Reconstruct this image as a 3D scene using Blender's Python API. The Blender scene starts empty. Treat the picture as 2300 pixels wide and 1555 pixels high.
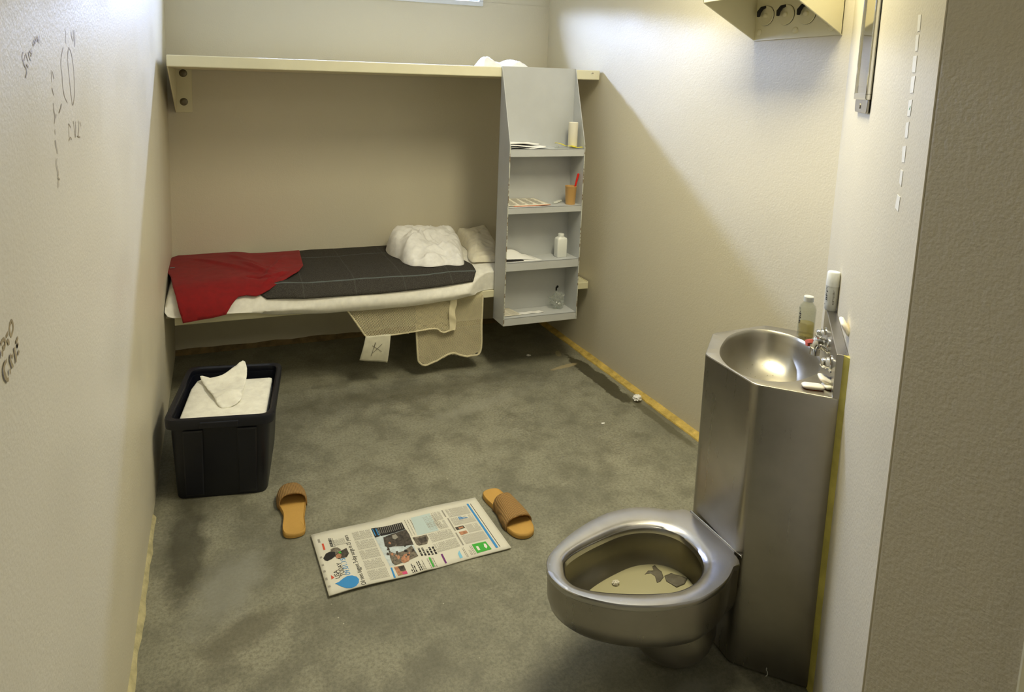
import bpy, bmesh, math, random
from mathutils import Vector, Matrix, noise
from mathutils.geometry import delaunay_2d_cdt
random.seed(7)
S = bpy.context.scene
COL = S.collection
V = Vector
PI = math.pi

# ------------------------------------------------------------------ camera model
F_PX, CX, CY = 1472.73, 1003.05, 393.63
RX, RY, RZ = -0.13333716, -0.02498686, -0.341956445
CAM = V((0.24620529, -4.02837062, 1.61533922))
ROT = (Matrix.Rotation(RZ, 3, 'Z') @ Matrix.Rotation(RX, 3, 'X') @ Matrix.Rotation(RY, 3, 'Y'))

def ray(u, v):
    return ROT @ V(((u - CX) / F_PX, 1.0, -(v - CY) / F_PX))
def onz(u, v, z=0.0):
    d = ray(u, v); return CAM + d * ((z - CAM.z) / d.z)
def onx(u, v, x):
    d = ray(u, v); return CAM + d * ((x - CAM.x) / d.x)
def ony(u, v, y):
    d = ray(u, v); return CAM + d * ((y - CAM.y) / d.y)
def onp(u, v, P, n):
    d = ray(u, v); return CAM + d * (n.dot(P - CAM) / n.dot(d))
def crop(pts, ox, oy, s):
    return [(ox + a / s, oy + b / s) for a, b in pts]

cam_d = bpy.data.cameras.new('camera')
cam_d.sensor_width = 36.0
cam_d.lens = F_PX / 2300 * 36
cam_d.shift_x = (1150 - CX) / 2300
cam_d.shift_y = (CY - 777.5) / 2300
cam_d.clip_start = 0.02
cam = bpy.data.objects.new('camera', cam_d)
COL.objects.link(cam)
m4 = Matrix.Identity(4)
r, f, u = ROT.col[0], ROT.col[1], ROT.col[2]
for i in range(3):
    m4[i][0], m4[i][1], m4[i][2], m4[i][3] = r[i], u[i], -f[i], CAM[i]
cam.matrix_world = m4
S.camera = cam

# ------------------------------------------------------------------ materials
def lin(c):
    def g(x):
        x /= 255.0
        return x / 12.92 if x <= 0.04045 else ((x + 0.055) / 1.055) ** 2.4
    return (g(c[0]), g(c[1]), g(c[2]), 1)

class NT:
    def __init__(s, name):
        s.m = bpy.data.materials.new(name); s.m.use_nodes = True
        s.t = s.m.node_tree; s.b = s.t.nodes['Principled BSDF']
        s.tc = s.t.nodes.new('ShaderNodeTexCoord')
    def n(s, kind, **kw):
        q = s.t.nodes.new('ShaderNode' + kind)
        for k, v in kw.items():
            if k in q.inputs: q.inputs[k].default_value = v
            else: setattr(q, k, v)
        return q
    def l(s, a, b): s.t.links.new(a, b)
    def noise(s, scale, detail=4, rough=.55, stretch=None, off=(0, 0, 0)):
        q = s.n('TexNoise', Scale=scale, Detail=detail, Roughness=rough)
        mp = s.n('Mapping'); s.l(s.tc.outputs['Object'], mp.inputs['Vector'])
        mp.inputs['Location'].default_value = off
        if stretch: mp.inputs['Scale'].default_value = stretch
        s.l(mp.outputs[0], q.inputs['Vector'])
        return q.outputs['Fac']
    def ramp(s, fac, stops):
        q = s.n('ValToRGB'); e = q.color_ramp.elements
        while len(e) < len(stops): e.new(.5)
        for el, (p, c) in zip(e, stops):
            el.position = p
            el.color = c if len(c) == 4 else (*c, 1)
        s.l(fac, q.inputs[0]); return q.outputs[0]
    def math(s, op, a, b=None, c=None):
        q = s.n('Math', operation=op)
        for i, x in enumerate((a, b, c)):
            if x is None: continue
            if isinstance(x, (int, float)): q.inputs[i].default_value = x
            else: s.l(x, q.inputs[i])
        return q.outputs[0]
    def mix(s, fac, a, b, mode='MIX'):
        q = s.n('Mix', data_type='RGBA', blend_type=mode)
        for sock, x in ((q.inputs[0], fac), (q.inputs[6], a), (q.inputs[7], b)):
            if isinstance(x, (int, float, tuple)): sock.default_value = x
            else: s.l(x, sock)
        return q.outputs[2]
    def bump(s, h, strength=.2, dist=.002):
        q = s.n('Bump', Strength=strength, Distance=dist)
        s.l(h, q.inputs['Height']); s.l(q.outputs[0], s.b.inputs['Normal'])

def basic(name, c, rough=.5, metal=0.0, vary=.06, vscale=8, bump=0, bscale=200, bdist=.001, **kw):
    t = NT(name); b = t.b
    c = lin(c)
    if vary:
        lo = tuple(max(0, x * (1 - vary)) for x in c[:3]) + (1,)
        hi = tuple(min(1, x * (1 + vary)) for x in c[:3]) + (1,)
        t.l(t.ramp(t.noise(vscale), [(.3, lo), (.7, hi)]), b.inputs['Base Color'])
    else:
        b.inputs['Base Color'].default_value = c
    b.inputs['Roughness'].default_value = rough
    b.inputs['Metallic'].default_value = metal
    if bump: t.bump(t.noise(bscale, 2), bump, bdist)
    for k, v in kw.items(): b.inputs[k.replace('_', ' ')].default_value = v
    return t.m

def wall_mat(name, c, rough=.46, bump=.30, bscale=150):
    t = NT(name); b = t.b
    c = lin(c)
    n1 = t.noise(1.3, 3)
    dirt = t.noise(26, 6, .7)
    col = t.ramp(n1, [(.3, tuple(x * .965 for x in c[:3])), (.7, c[:3])])
    col = t.mix(t.ramp(dirt, [(.66, (0, 0, 0)), (.8, (.10, .10, .10))]), col, tuple(x * .7 for x in c[:3]) + (1,))
    t.l(col, b.inputs['Base Color'])
    t.l(t.ramp(t.noise(3, 3), [(.3, (rough * .85,) * 3), (.7, (rough * 1.2,) * 3)]), b.inputs['Roughness'])
    b.inputs['Specular IOR Level'].default_value = .34
    h = t.math('ADD', t.noise(bscale, 2, .5), t.math('MULTIPLY', t.noise(bscale * .35, 2), .8))
    t.bump(h, bump, .002)
    return t.m

def floor_mat():
    t = NT('concrete'); b = t.b
    big = t.noise(1.7, 5, .6)
    mid = t.noise(7, 6, .65, off=(3, 1, 0))
    fine = t.noise(95, 5, .8)
    col = t.ramp(big, [(.3, lin((112, 111, 97))), (.52, lin((146, 144, 126))), (.72, lin((158, 155, 136)))])
    col = t.mix(t.ramp(mid, [(.36, (.55,) * 3), (.55, (0,) * 3)]), col, lin((92, 90, 76)))
    col = t.mix(t.ramp(t.noise(5, 5, .7, (1, 3.0, 1), off=(9, 4, 0)), [(.60, (0,) * 3), (.72, (.35,) * 3)]), col, lin((168, 166, 150)))
    col = t.mix(t.ramp(fine, [(.34, (.7,) * 3), (.58, (0,) * 3)]), col, lin((92, 90, 76)))
    # pale flecks
    vo = t.n('TexVoronoi', Scale=9.0); mp = t.n('Mapping')
    t.l(t.tc.outputs['Object'], mp.inputs[0]); t.l(mp.outputs[0], vo.inputs['Vector'])
    fl = t.ramp(vo.outputs['Distance'], [(.012, (.8,) * 3), (.028, (0,) * 3)])
    col = t.mix(fl, col, lin((205, 200, 182)))
    sep = t.n('SeparateXYZ'); t.l(t.tc.outputs['Object'], sep.inputs[0])
    wob = t.math('MULTIPLY', t.math('SUBTRACT', t.noise(11, 5, .65), .5), 1.3)
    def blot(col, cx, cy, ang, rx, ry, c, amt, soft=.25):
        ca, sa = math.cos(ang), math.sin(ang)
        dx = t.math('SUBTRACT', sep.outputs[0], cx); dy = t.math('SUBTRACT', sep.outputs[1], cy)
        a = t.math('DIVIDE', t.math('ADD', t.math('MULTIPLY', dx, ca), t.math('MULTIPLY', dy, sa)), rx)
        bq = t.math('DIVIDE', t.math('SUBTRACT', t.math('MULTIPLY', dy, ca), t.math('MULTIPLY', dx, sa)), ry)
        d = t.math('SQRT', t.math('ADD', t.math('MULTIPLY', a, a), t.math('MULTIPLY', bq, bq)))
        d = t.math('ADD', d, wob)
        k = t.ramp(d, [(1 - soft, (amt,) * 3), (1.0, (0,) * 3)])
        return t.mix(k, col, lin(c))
    # wet patch by the right-hand base strip
    col = blot(col, 2.27, -1.0, PI / 2, .36, .055, (58, 54, 36), .9, .15)
    col = blot(col, 2.30, -1.45, PI / 2, .35, .03, (78, 74, 54), .6)
    col = blot(col, 2.16, -.80, .2, .10, .022, (176, 160, 122), .7)
    col = blot(col, 2.22, -.62, 1.2, .05, .02, (168, 156, 120), .7)
    # scuffed patches near the left wall and the grime strip along it
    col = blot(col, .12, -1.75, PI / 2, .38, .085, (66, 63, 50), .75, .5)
    col = blot(col, .26, -2.0, 1.1, .22, .13, (148, 148, 140), .55, .6)
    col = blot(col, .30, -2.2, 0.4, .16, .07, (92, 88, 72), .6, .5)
    col = blot(col, .7, -1.9, 0.6, .3, .07, (158, 155, 138), .4, .7)
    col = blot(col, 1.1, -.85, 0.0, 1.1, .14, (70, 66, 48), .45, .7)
    col = blot(col, 1.5, -1.1, 0.3, .5, .06, (156, 154, 140), .35, .7)
    col = blot(col, 1.45, -2.77, 0.2, .12, .04, (150, 150, 142), .35, .7)
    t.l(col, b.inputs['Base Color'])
    t.l(t.ramp(mid, [(.3, (.42,) * 3), (.7, (.62,) * 3)]), b.inputs['Roughness'])
    t.bump(t.math('ADD', fine, t.math('MULTIPLY', mid, .6)), .25, .003)
    return t.m

def steel_mat(name, c=(176, 172, 165), rough=.3, streak=(110, 110, 2)):
    t = NT(name); b = t.b
    c = lin(c)
    st = t.noise(1, 3, .6, streak)
    sm = t.noise(9, 5, .6)
    b.inputs['Metallic'].default_value = 1.0
    t.l(t.ramp(sm, [(.3, tuple(x * .86 for x in c[:3])), (.7, c[:3])]), b.inputs['Base Color'])
    rr = t.math('ADD', t.math('MULTIPLY', st, .12), t.math('ADD', t.math('MULTIPLY', sm, .10), rough - .11))
    t.l(rr, b.inputs['Roughness'])
    t.bump(st, .015, .001)
    return t.m

def cloth_mat(name, c, scale=500, bump=.3, vary=.08, sheen=.2, rough=.9):
    t = NT(name); b = t.b
    c = lin(c)
    t.l(t.ramp(t.noise(30, 4), [(.3, tuple(x * (1 - vary) for x in c[:3])), (.7, tuple(min(1, x * (1 + vary)) for x in c[:3]))]), b.inputs['Base Color'])
    b.inputs['Roughness'].default_value = rough
    b.inputs['Sheen Weight'].default_value = sheen
    t.bump(t.math('ADD', t.noise(scale, 2), t.math('MULTIPLY', t.noise(14, 3), 3.0)), bump, .002)
    return t.m

M = {}
M['wall'] = wall_mat('cream_wall_paint', (214, 207, 186))
M['ceil'] = wall_mat('white_ceiling_paint', (222, 218, 205), .6)
M['jamb'] = wall_mat('rough_wall_paint', (204, 196, 174), .45, .8, 150)
M['floor'] = floor_mat()
M['strip'] = basic('yellowed_sealant', (196, 168, 88), .55, vary=.30, vscale=22, bump=.8, bscale=60, bdist=.006)
M['caulk'] = basic('cream_caulk', (190, 180, 138), .6, vary=.25, vscale=30, bump=.6, bscale=80, bdist=.004)
M['dirtstrip'] = basic('brown_grime_strip', (120, 100, 62), .7, vary=.35, vscale=20, bump=.6, bscale=60, bdist=.004)
M['bunk'] = basic('cream_enamel', (226, 220, 188), .38, vary=.05, vscale=5, bump=.12, bscale=120)
M['bolt'] = basic('dull_bolt_steel', (120, 112, 92), .4, .7)
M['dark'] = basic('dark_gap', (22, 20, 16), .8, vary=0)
M['unit'] = basic('grey_enamel', (188, 190, 190), .42, vary=.05, vscale=6, bump=.12, bscale=140)
def chip_mat():
    t = NT('chipped_enamel_edge')
    t.l(t.ramp(t.noise(38, 4, .6), [(.44, lin((120, 104, 84))), (.5, lin((196, 198, 188)))]), t.b.inputs['Base Color']); t.b.inputs['Roughness'].default_value = .5
    return t.m
M['chip'] = chip_mat()
M['steel'] = steel_mat('brushed_steel')
M['steelrim'] = steel_mat('polished_seat_steel', (196, 194, 192), .24, (8, 8, 8))
M['steelbowl'] = steel_mat('satin_bowl_steel', (186, 181, 166), .34, (10, 10, 10))
M['chrome'] = basic('chrome', (225, 225, 222), .07, 1.0, vary=0)
M['mirror'] = basic('mirror_steel', (215, 212, 205), .05, 1.0, vary=0)
M['navy'] = basic('navy_plastic', (11, 14, 27), .42, vary=.1, bump=.1, bscale=300)
M['sheet'] = cloth_mat('white_cotton_sheet', (236, 233, 222), 700, .15)
M['sheet2'] = cloth_mat('white_crumpled_cotton', (242, 240, 236), 700, .25)
M['pillow'] = cloth_mat('ivory_pillow_cotton', (226, 219, 198), 700, .25)
M['towel'] = cloth_mat('white_terry', (248, 245, 234), 420, .6)
M['red'] = cloth_mat('red_cotton', (132, 6, 10), 600, .3, .12, .05)
M['mesh'] = cloth_mat('ivory_net_cord', (222, 212, 178), 900, .2)
M['tagc'] = cloth_mat('ivory_tag_cloth', (216, 212, 190), 700, .2)
M['ink'] = basic('black_ink', (36, 34, 32), .7, vary=0)
M['pencil'] = basic('brown_pen_ink', (158, 142, 106), .5, vary=.15, vscale=60)
M['paper'] = basic('white_paper', (236, 235, 232), .8, vary=.03)
M['paper2'] = basic('cream_paper', (222, 216, 198), .8, vary=.03)
M['papergrey'] = basic('grey_print', (150, 146, 136), .8, vary=.3, vscale=200)
M['orange'] = basic('orange_cover_paper', (222, 140, 100), .7)
M['yellow'] = basic('yellow_paper', (222, 210, 40), .6)
M['tan'] = basic('tan_plastic', (200, 158, 96), .45, vary=.05)
M['redp'] = basic('red_plastic', (214, 38, 22), .3, vary=0)
M['pinkp'] = basic('pale_red_plastic', (240, 120, 108), .35, vary=0)
M['whitep'] = basic('white_plastic', (228, 230, 226), .35, vary=.02)
M['softwhite'] = basic('translucent_white_plastic', (232, 234, 226), .25, vary=0, Transmission_Weight=.25)
M['soap'] = basic('ivory_soap', (246, 239, 220), .45, vary=.03, Subsurface_Weight=.1)
def clear_mat(name, c, clear, rough=.05, edge=.5):
    # thin clear sheet: straight-through view plus a fresnel gloss, denser where seen edge-on
    t = NT(name); out = t.t.nodes['Material Output']
    tr_ = t.n('BsdfTransparent'); tr_.inputs[0].default_value = lin(c)
    gl = t.n('BsdfGlossy'); gl.inputs['Roughness'].default_value = rough
    df = t.n('BsdfDiffuse'); df.inputs['Color'].default_value = lin(c)
    m1 = t.n('MixShader'); m1.inputs[0].default_value = 1 - clear; t.l(tr_.outputs[0], m1.inputs[1]); t.l(df.outputs[0], m1.inputs[2])
    lw = t.n('LayerWeight', Blend=.5); fr_ = t.math('ADD', t.math('MULTIPLY', t.math('POWER', lw.outputs['Facing'], 4.0), edge), .02)
    m2 = t.n('MixShader'); t.l(fr_, m2.inputs[0]); t.l(m1.outputs[0], m2.inputs[1]); t.l(gl.outputs[0], m2.inputs[2])
    t.l(m2.outputs[0], out.inputs['Surface'])
    return t.m
M['glass'] = clear_mat('clear_plastic', (244, 245, 240), .955, .06)
M['liquid'] = clear_mat('yellow_liquid', (246, 238, 200), .90, .08, .2)
M['film'] = clear_mat('clear_film', (240, 242, 240), .88, .12, .6)
M['tapem'] = basic('white_tape', (238, 236, 226), .5, vary=.03)
M['green'] = basic('green_ink', (40, 150, 80), .6, vary=0)
M['sole'] = basic('tan_slipper_foam', (192, 150, 76), .8, vary=.08, bump=.4, bscale=300)
def woven(name, c):
    t = NT(name); b = t.b
    ch = t.n('TexWave', wave_type='BANDS', bands_direction='X', Scale=55.0, Distortion=1.5)
    cv = t.n('TexWave', wave_type='BANDS', bands_direction='Y', Scale=70.0, Distortion=1.5)
    for q in (ch, cv): t.l(t.tc.outputs['Object'], q.inputs['Vector'])
    k = t.math('MULTIPLY', ch.outputs['Fac'], cv.outputs['Fac'])
    c = lin(c)
    t.l(t.ramp(k, [(.0, tuple(x * .45 for x in c[:3])), (.5, c[:3])]), b.inputs['Base Color'])
    b.inputs['Roughness'].default_value = .85
    t.bump(k, .6, .003)
    return t.m
M['weave'] = woven('woven_brown_strap', (184, 143, 86))
M['inside'] = basic('dark_strap_lining', (92, 66, 34), .9)
def blanket_mat():
    t = NT('charcoal_wool'); b = t.b
    uv = t.tc.outputs['UV']
    sep = t.n('SeparateXYZ'); t.l(uv, sep.inputs[0])
    n1 = t.noise(260, 3, .7)
    col = t.ramp(n1, [(.25, lin((40, 38, 35))), (.5, lin((66, 63, 58))), (.8, lin((92, 89, 82)))])
    def line(col, s, p, w, c, amt):
        d = t.math('ABSOLUTE', t.math('SUBTRACT', s, p))
        return t.mix(t.ramp(d, [(w * .6, (amt,) * 3), (w, (0,) * 3)]), col, lin(c))
    yv = t.math('ADD', sep.outputs[1], t.math('MULTIPLY', t.math('SUBTRACT', t.noise(5, 2), .5), .030))
    for p, w, a in ((.205, .0040, .55), (.655, .0044, .65)):
        col = line(col, yv, p, w, (124, 136, 136), a)
    for p in (.66, .93, 1.2, 1.47):
        col = line(col, sep.outputs[0], p, .004, (110, 112, 108), .22)
    t.l(col, b.inputs['Base Color'])
    b.inputs['Roughness'].default_value = 1.0
    b.inputs['Specular IOR Level'].default_value = .1
    t.bump(n1, .5, .003)
    return t.m
M['blanket'] = blanket_mat()
M['winframe'] = basic('white_window_frame', (222, 226, 232), .4, vary=.02)

# ------------------------------------------------------------------ mesh builder
class MB:
    def __init__(s): s.v = []; s.f = []; s.mi = []; s.cur = 0; s.uv = None
    def add(s, vs, fs):
        o = len(s.v); s.v += [V(p) for p in vs]
        for q in fs: s.f.append([o + i for i in q]); s.mi.append(s.cur)
        return s
    def box(s, a, b, M_=None):
        x0, y0, z0 = a; x1, y1, z1 = b
        vs = [V(p) for p in ((x0, y0, z0), (x1, y0, z0), (x1, y1, z0), (x0, y1, z0), (x0, y0, z1), (x1, y0, z1), (x1, y1, z1), (x0, y1, z1))]
        if M_: vs = [M_ @ p for p in vs]
        return s.add(vs, [(0, 3, 2, 1), (4, 5, 6, 7), (0, 1, 5, 4), (1, 2, 6, 5), (2, 3, 7, 6), (3, 0, 4, 7)])
    def prism(s, poly, d):
        n = len(poly); d = V(d); vs = [V(p) for p in poly] + [V(p) + d for p in poly]
        return s.add(vs, [list(range(n))[::-1], list(range(n, 2 * n))] + [(i, (i + 1) % n, n + (i + 1) % n, n + i) for i in range(n)])
    def loft(s, rings, close=True, cap0=False, cap1=False):
        n = len(rings[0]); vs = [p for q in rings for p in q]; fs = []
        for k in range(len(rings) - 1):
            for i in range(n if close else n - 1):
                j = (i + 1) % n
                fs.append((k * n + i, k * n + j, (k + 1) * n + j, (k + 1) * n + i))
        if cap0: fs.append(list(range(n))[::-1])
        if cap1: fs.append([(len(rings) - 1) * n + i for i in range(n)])
        return s.add(vs, fs)
    def lathe(s, prof, o=(0, 0, 0), ax=(0, 0, 1), n=24):
        o = V(o); ax = V(ax).normalized()
        a = ax.orthogonal().normalized(); b = ax.cross(a)
        rings = []
        for rr, h in prof:
            rr = max(rr, 1e-5)
            rings.append([o + ax * h + (a * math.cos(2 * PI * i / n) + b * math.sin(2 * PI * i / n)) * rr for i in range(n)])
        return s.loft(rings, True, True, True)
    def tube(s, pts, rad, n=8):
        pts = [V(p) for p in pts]; rings = []
        up = None
        for i, p in enumerate(pts):
            d = (pts[min(i + 1, len(pts) - 1)] - pts[max(i - 1, 0)]).normalized()
            if up is None: up = d.orthogonal().normalized()
            up = (up - d * up.dot(d)).normalized(); sd = d.cross(up)
            rr = rad[i] if isinstance(rad, (list, tuple)) else rad
            rings.append([p + (up * math.cos(2 * PI * k / n) + sd * math.sin(2 * PI * k / n)) * rr for k in range(n)])
        return s.loft(rings, True, True, True)
    def quad(s, a, b, c, d): return s.add([a, b, c, d], [(0, 1, 2, 3)])
    def grid(s, fn, nu, nv):
        vs = [fn(i / nu, j / nv) for j in range(nv + 1) for i in range(nu + 1)]
        return s.add(vs, [(j * (nu + 1) + i, j * (nu + 1) + i + 1, (j + 1) * (nu + 1) + i + 1, (j + 1) * (nu + 1) + i) for j in range(nv) for i in range(nu)])
    def build(s, name, mats, parent=None, smooth=True, bevel=0, seg=2, solid=0, off=-1, sub=0, angle=35, recalc=True):
        if not isinstance(mats, (list, tuple)): mats = [mats]
        me = bpy.data.meshes.new(name)
        org = V((0, 0, 0))
        me.from_pydata([tuple(p) for p in s.v], [], s.f)
        for m in mats: me.materials.append(m)
        for p, k in zip(me.polygons, s.mi): p.material_index = k
        if s.uv:
            l = me.uv_layers.new(name='UVMap')
            for lp in me.loops: l.data[lp.index].uv = s.uv[lp.vertex_index]
        bm = bmesh.new(); bm.from_mesh(me)
        if recalc: bmesh.ops.recalc_face_normals(bm, faces=bm.faces)
        if smooth:
            for q in bm.faces: q.smooth = True
            for e in bm.edges:
                if len(e.link_faces) == 2 and e.calc_face_angle(0) > math.radians(angle): e.smooth = False
        bm.to_mesh(me); bm.free(); me.update()
        o = bpy.data.objects.new(name, me); COL.objects.link(o)
        if parent:
            o.parent = parent
            o.matrix_parent_inverse = parent.matrix_basis.inverted()
        if solid:
            q = o.modifiers.new('thickness', 'SOLIDIFY'); q.thickness = solid; q.offset = off
        if bevel:
            q = o.modifiers.new('bevel', 'BEVEL'); q.width = bevel; q.segments = seg; q.limit_method = 'ANGLE'
        if sub:
            q = o.modifiers.new('sub', 'SUBSURF'); q.levels = sub; q.render_levels = sub
        return o

def tag(o, label, cat, group=None):
    o['label'] = label; o['category'] = cat
    if group: o['group'] = group
    return o
def thing(name, label, cat, loc=(0, 0, 0), group=None):
    o = bpy.data.objects.new(name, None); COL.objects.link(o); o.location = loc
    o.empty_display_size = .05
    return tag(o, label, cat, group)
def struct(o): o['kind'] = 'structure'; return o
def dup(root, delta=(0, 0, 0), rot=0.0, label=None):
    c = root.copy(); COL.objects.link(c)
    c.location = root.location + V(delta); c.rotation_euler = (0, 0, root.rotation_euler.z + rot)
    if label: c['label'] = label
    for ch in list(root.children):
        k = ch.copy(); COL.objects.link(k); k.parent = c
        for g in ch.children:
            d = g.copy(); COL.objects.link(d); d.parent = k
    return c

def fill(poly, step):
    """triangulated interior of a 2-D polygon with inner points; returns (pts, tris)"""
    pts = [V(p) for p in poly]
    dense = []
    n = len(pts)
    for i in range(n):
        a, b = pts[i], pts[(i + 1) % n]
        k = max(1, int((b - a).length / step))
        for j in range(k): dense.append(a.lerp(b, j / k))
    nb = len(dense)
    xs = [p.x for p in dense]; ys = [p.y for p in dense]
    def inside(x, y):
        c = False
        for i in range(nb):
            a, b = dense[i], dense[i - 1]
            if (a.y > y) != (b.y > y) and x < (b.x - a.x) * (y - a.y) / (b.y - a.y) + a.x: c = not c
        return c
    inner = []
    y = min(ys) + step * .5; row = 0
    while y < max(ys):
        x = min(xs) + step * (.5 if row % 2 else .0)
        while x < max(xs):
            if inside(x, y) and min((dense[i] - V((x, y))).length for i in range(nb)) > step * .55: inner.append(V((x, y)))
            x += step
        y += step * .87; row += 1
    allp = dense + inner
    res = delaunay_2d_cdt(allp, [(i, (i + 1) % nb) for i in range(nb)], [], 1, 1e-6)
    return res[0], [list(q) for q in res[2]]

def smooth_poly(pts, n, closed=True):
    """Catmull-Rom through points"""
    pts = [V(p) for p in pts]; m = len(pts); out = []
    seg = m if closed else m - 1
    for i in range(seg):
        if closed: a, b, c, d = pts[i - 1], pts[i], pts[(i + 1) % m], pts[(i + 2) % m]
        else: a, b, c, d = pts[max(i - 1, 0)], pts[i], pts[i + 1], pts[min(i + 2, m - 1)]
        for k in range(n):
            t = k / n
            out.append(.5 * ((2 * b) + (c - a) * t + (2 * a - 5 * b + 4 * c - d) * t * t + (3 * b - a - 3 * c + d) * t ** 3))
    if not closed: out.append(pts[-1])
    return out
def by_angle(poly, c, n, start=0.0):
    """resample a star-shaped closed 2-D polygon at n angles about c"""
    out = []; m = len(poly)
    for k in range(n):
        a = start + 2 * PI * k / n; d = V((math.cos(a), math.sin(a))); best = 0
        for i in range(m):
            p, q = V(poly[i][:2]) - V(c), V(poly[(i + 1) % m][:2]) - V(c)
            e = q - p; den = d.x * e.y - d.y * e.x
            if abs(den) < 1e-12: continue
            t = (p.x * e.y - p.y * e.x) / den; s_ = (p.x * d.y - p.y * d.x) / den
            if t > 0 and -1e-9 <= s_ <= 1 + 1e-9: best = max(best, t)
        out.append(V(c) + d * best)
    return out
def round_poly(poly, r, n=6):
    out = []; m = len(poly)
    for i in range(m):
        p = V(poly[i]); a = (V(poly[i - 1]) - p); b = (V(poly[(i + 1) % m]) - p)
        rr = min(r, a.length * .45, b.length * .45)
        p0, p1 = p + a.normalized() * rr, p + b.normalized() * rr
        for k in range(n + 1):
            t = k / n; out.append((1 - t) ** 2 * p0 + 2 * t * (1 - t) * p + t * t * p1)
    return out
def fbm(p, s=1.0, o=4): return noise.fractal(V(p) * s, 1.0, 2.0, o)

# ------------------------------------------------------------------ setting
W, YB, ZC = 2.3824, 0.0, 2.75           # right wall x, back wall y, ceiling z
XL, XR, YF = 0.0419, 2.3674, -0.6844     # bunk ends, bunk front
T1, B1, T2, B2 = 1.7338, 1.6789, .4647, .4228
ANG = math.radians(44)
WV = V((math.cos(ANG), math.sin(ANG), 0)); NV = V((math.sin(ANG), -math.cos(ANG), 0))   # along / into the diagonal wall
FO = V((1.748, -2.865, 0)) + NV * .012
def wn(w, n, z=0.0): return FO + WV * w + NV * n + V((0, 0, z))
JW = -.635
JE = wn(JW, 0); CORN = FO + WV * ((W - FO.x) / WV.x)
JX, JY = JE.x, JE.y
Y_OUT = JY - .232                         # corridor face of the front wall
CORR_Y = -6.2

fl = MB(); fl.box((-2.5, CORR_Y, -.1), (5, .3, 0)); struct(fl.build('floor', M['floor'], smooth=False))
ce = MB(); ce.box((-2.5, CORR_Y, ZC), (5, .3, ZC + .1)); struct(ce.build('ceiling', M['ceil'], smooth=False))
wl = MB(); wl.box((-.2, Y_OUT, 0), (0, .3, ZC)); WALL_L = struct(wl.build('wall_left', M['wall'], smooth=False))
wr = MB(); wr.box((W, CORN.y, 0), (W + .2, .3, ZC)); struct(wr.build('wall_right', M['wall'], smooth=False))
# back wall with the window slit
WX0, WX1, WZ0, WZ1 = .50, 1.868, 2.168, 2.252
wb = MB()
# opening splays outwards unseen, shaped to let skylight pass: inner edge at y = 0, outer edge at y = .22
wb.prism([(0, 0, 0), (0, 0, WZ0), (0, .22, WZ0 - .10), (0, .22, 0)], (W, 0, 0))
wb.prism([(0, 0, WZ1), (0, 0, ZC), (0, .22, ZC), (0, .22, WZ1 + .30)], (W, 0, 0))
for x0_, x1_, xo in ((0, WX0, WX0 - .3), (W, WX1, WX1 + .3)):
    wb.add([(x0_, 0, WZ0 - .001), (x1_, 0, WZ0 - .001), (xo, .22, WZ0 - .101), (x0_, .22, WZ0 - .101), (x0_, 0, WZ1 + .001), (x1_, 0, WZ1 + .001), (xo, .22, WZ1 + .301), (x0_, .22, WZ1 + .301)], [(0, 3, 2, 1), (4, 5, 6, 7), (0, 1, 5, 4), (1, 2, 6, 5), (2, 3, 7, 6), (3, 0, 4, 7)])
struct(wb.build('wall_back', M['wall'], smooth=False))
wi = struct(bpy.data.objects.new('window_1', None)); COL.objects.link(wi)
fr = MB()
o0, o1, q0, q1 = WX0 - .03, WX1 + .03, WZ0 - .03, WZ1 + .03
fr.box((o0, -.014, q0), (o1, .0, WZ0)); fr.box((o0, -.014, WZ1), (o1, .0, q1))
fr.box((o0, -.014, WZ0), (WX0, .0, WZ1)); fr.box((WX1, -.014, WZ0), (o1, .0, WZ1))
fr.build('window_frame', M['winframe'], wi, bevel=.004, smooth=False)
pa = MB(); pa.box((WX0 - .03, .020, WZ0 - .008), (WX1 + .03, .026, WZ1 + .02))
pa.build('window_pane', clear_mat('window_glass', (250, 252, 255), .96, .02), wi, smooth=False)
# diagonal wall and front wall (one chase block, split at the jamb edge)
dg = MB(); LD = (CORN - JE).length
dg.prism([(0, 0, 0), (LD, 0, 0), (LD - .02, -.10, 0), (.02, -.10, 0)], (0, 0, ZC))
dgo = struct(dg.build('wall_diagonal', M['wall'], smooth=False))
dgo.location = JE; dgo.rotation_euler = (0, 0, ANG)
fw = MB(); fw.box((JX, Y_OUT, 0), (W + .2, JY, ZC))
struct(fw.build('wall_front', M['jamb'], smooth=False, bevel=.006, seg=3))
# corridor shell behind the camera
cw = MB()
cw.box((-2.5, CORR_Y - .2, 0), (5, CORR_Y, ZC)); cw.box((-2.7, CORR_Y, 0), (-2.5, Y_OUT + .2, ZC)); cw.box((5, CORR_Y, 0), (5.2, Y_OUT + .2, ZC))
cw.box((-2.5, Y_OUT, 0), (-.2, Y_OUT + .2, ZC)); cw.box((W + .2, Y_OUT, 0), (5, Y_OUT + .2, ZC))
struct(cw.build('wall_corridor', M['ceil'], smooth=False))
# steel door frame on the corridor side of the jamb
tr = MB(); tr.box((JX - .02, Y_OUT - .05, 0), (JX + .08, Y_OUT + .012, 2.2)); tr.box((JX - .02, Y_OUT - .05, 0), (JX - .012, Y_OUT - .2, 2.2))
struct(tr.build('trim_1', M['bunk'], bevel=.005, smooth=False))
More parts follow.
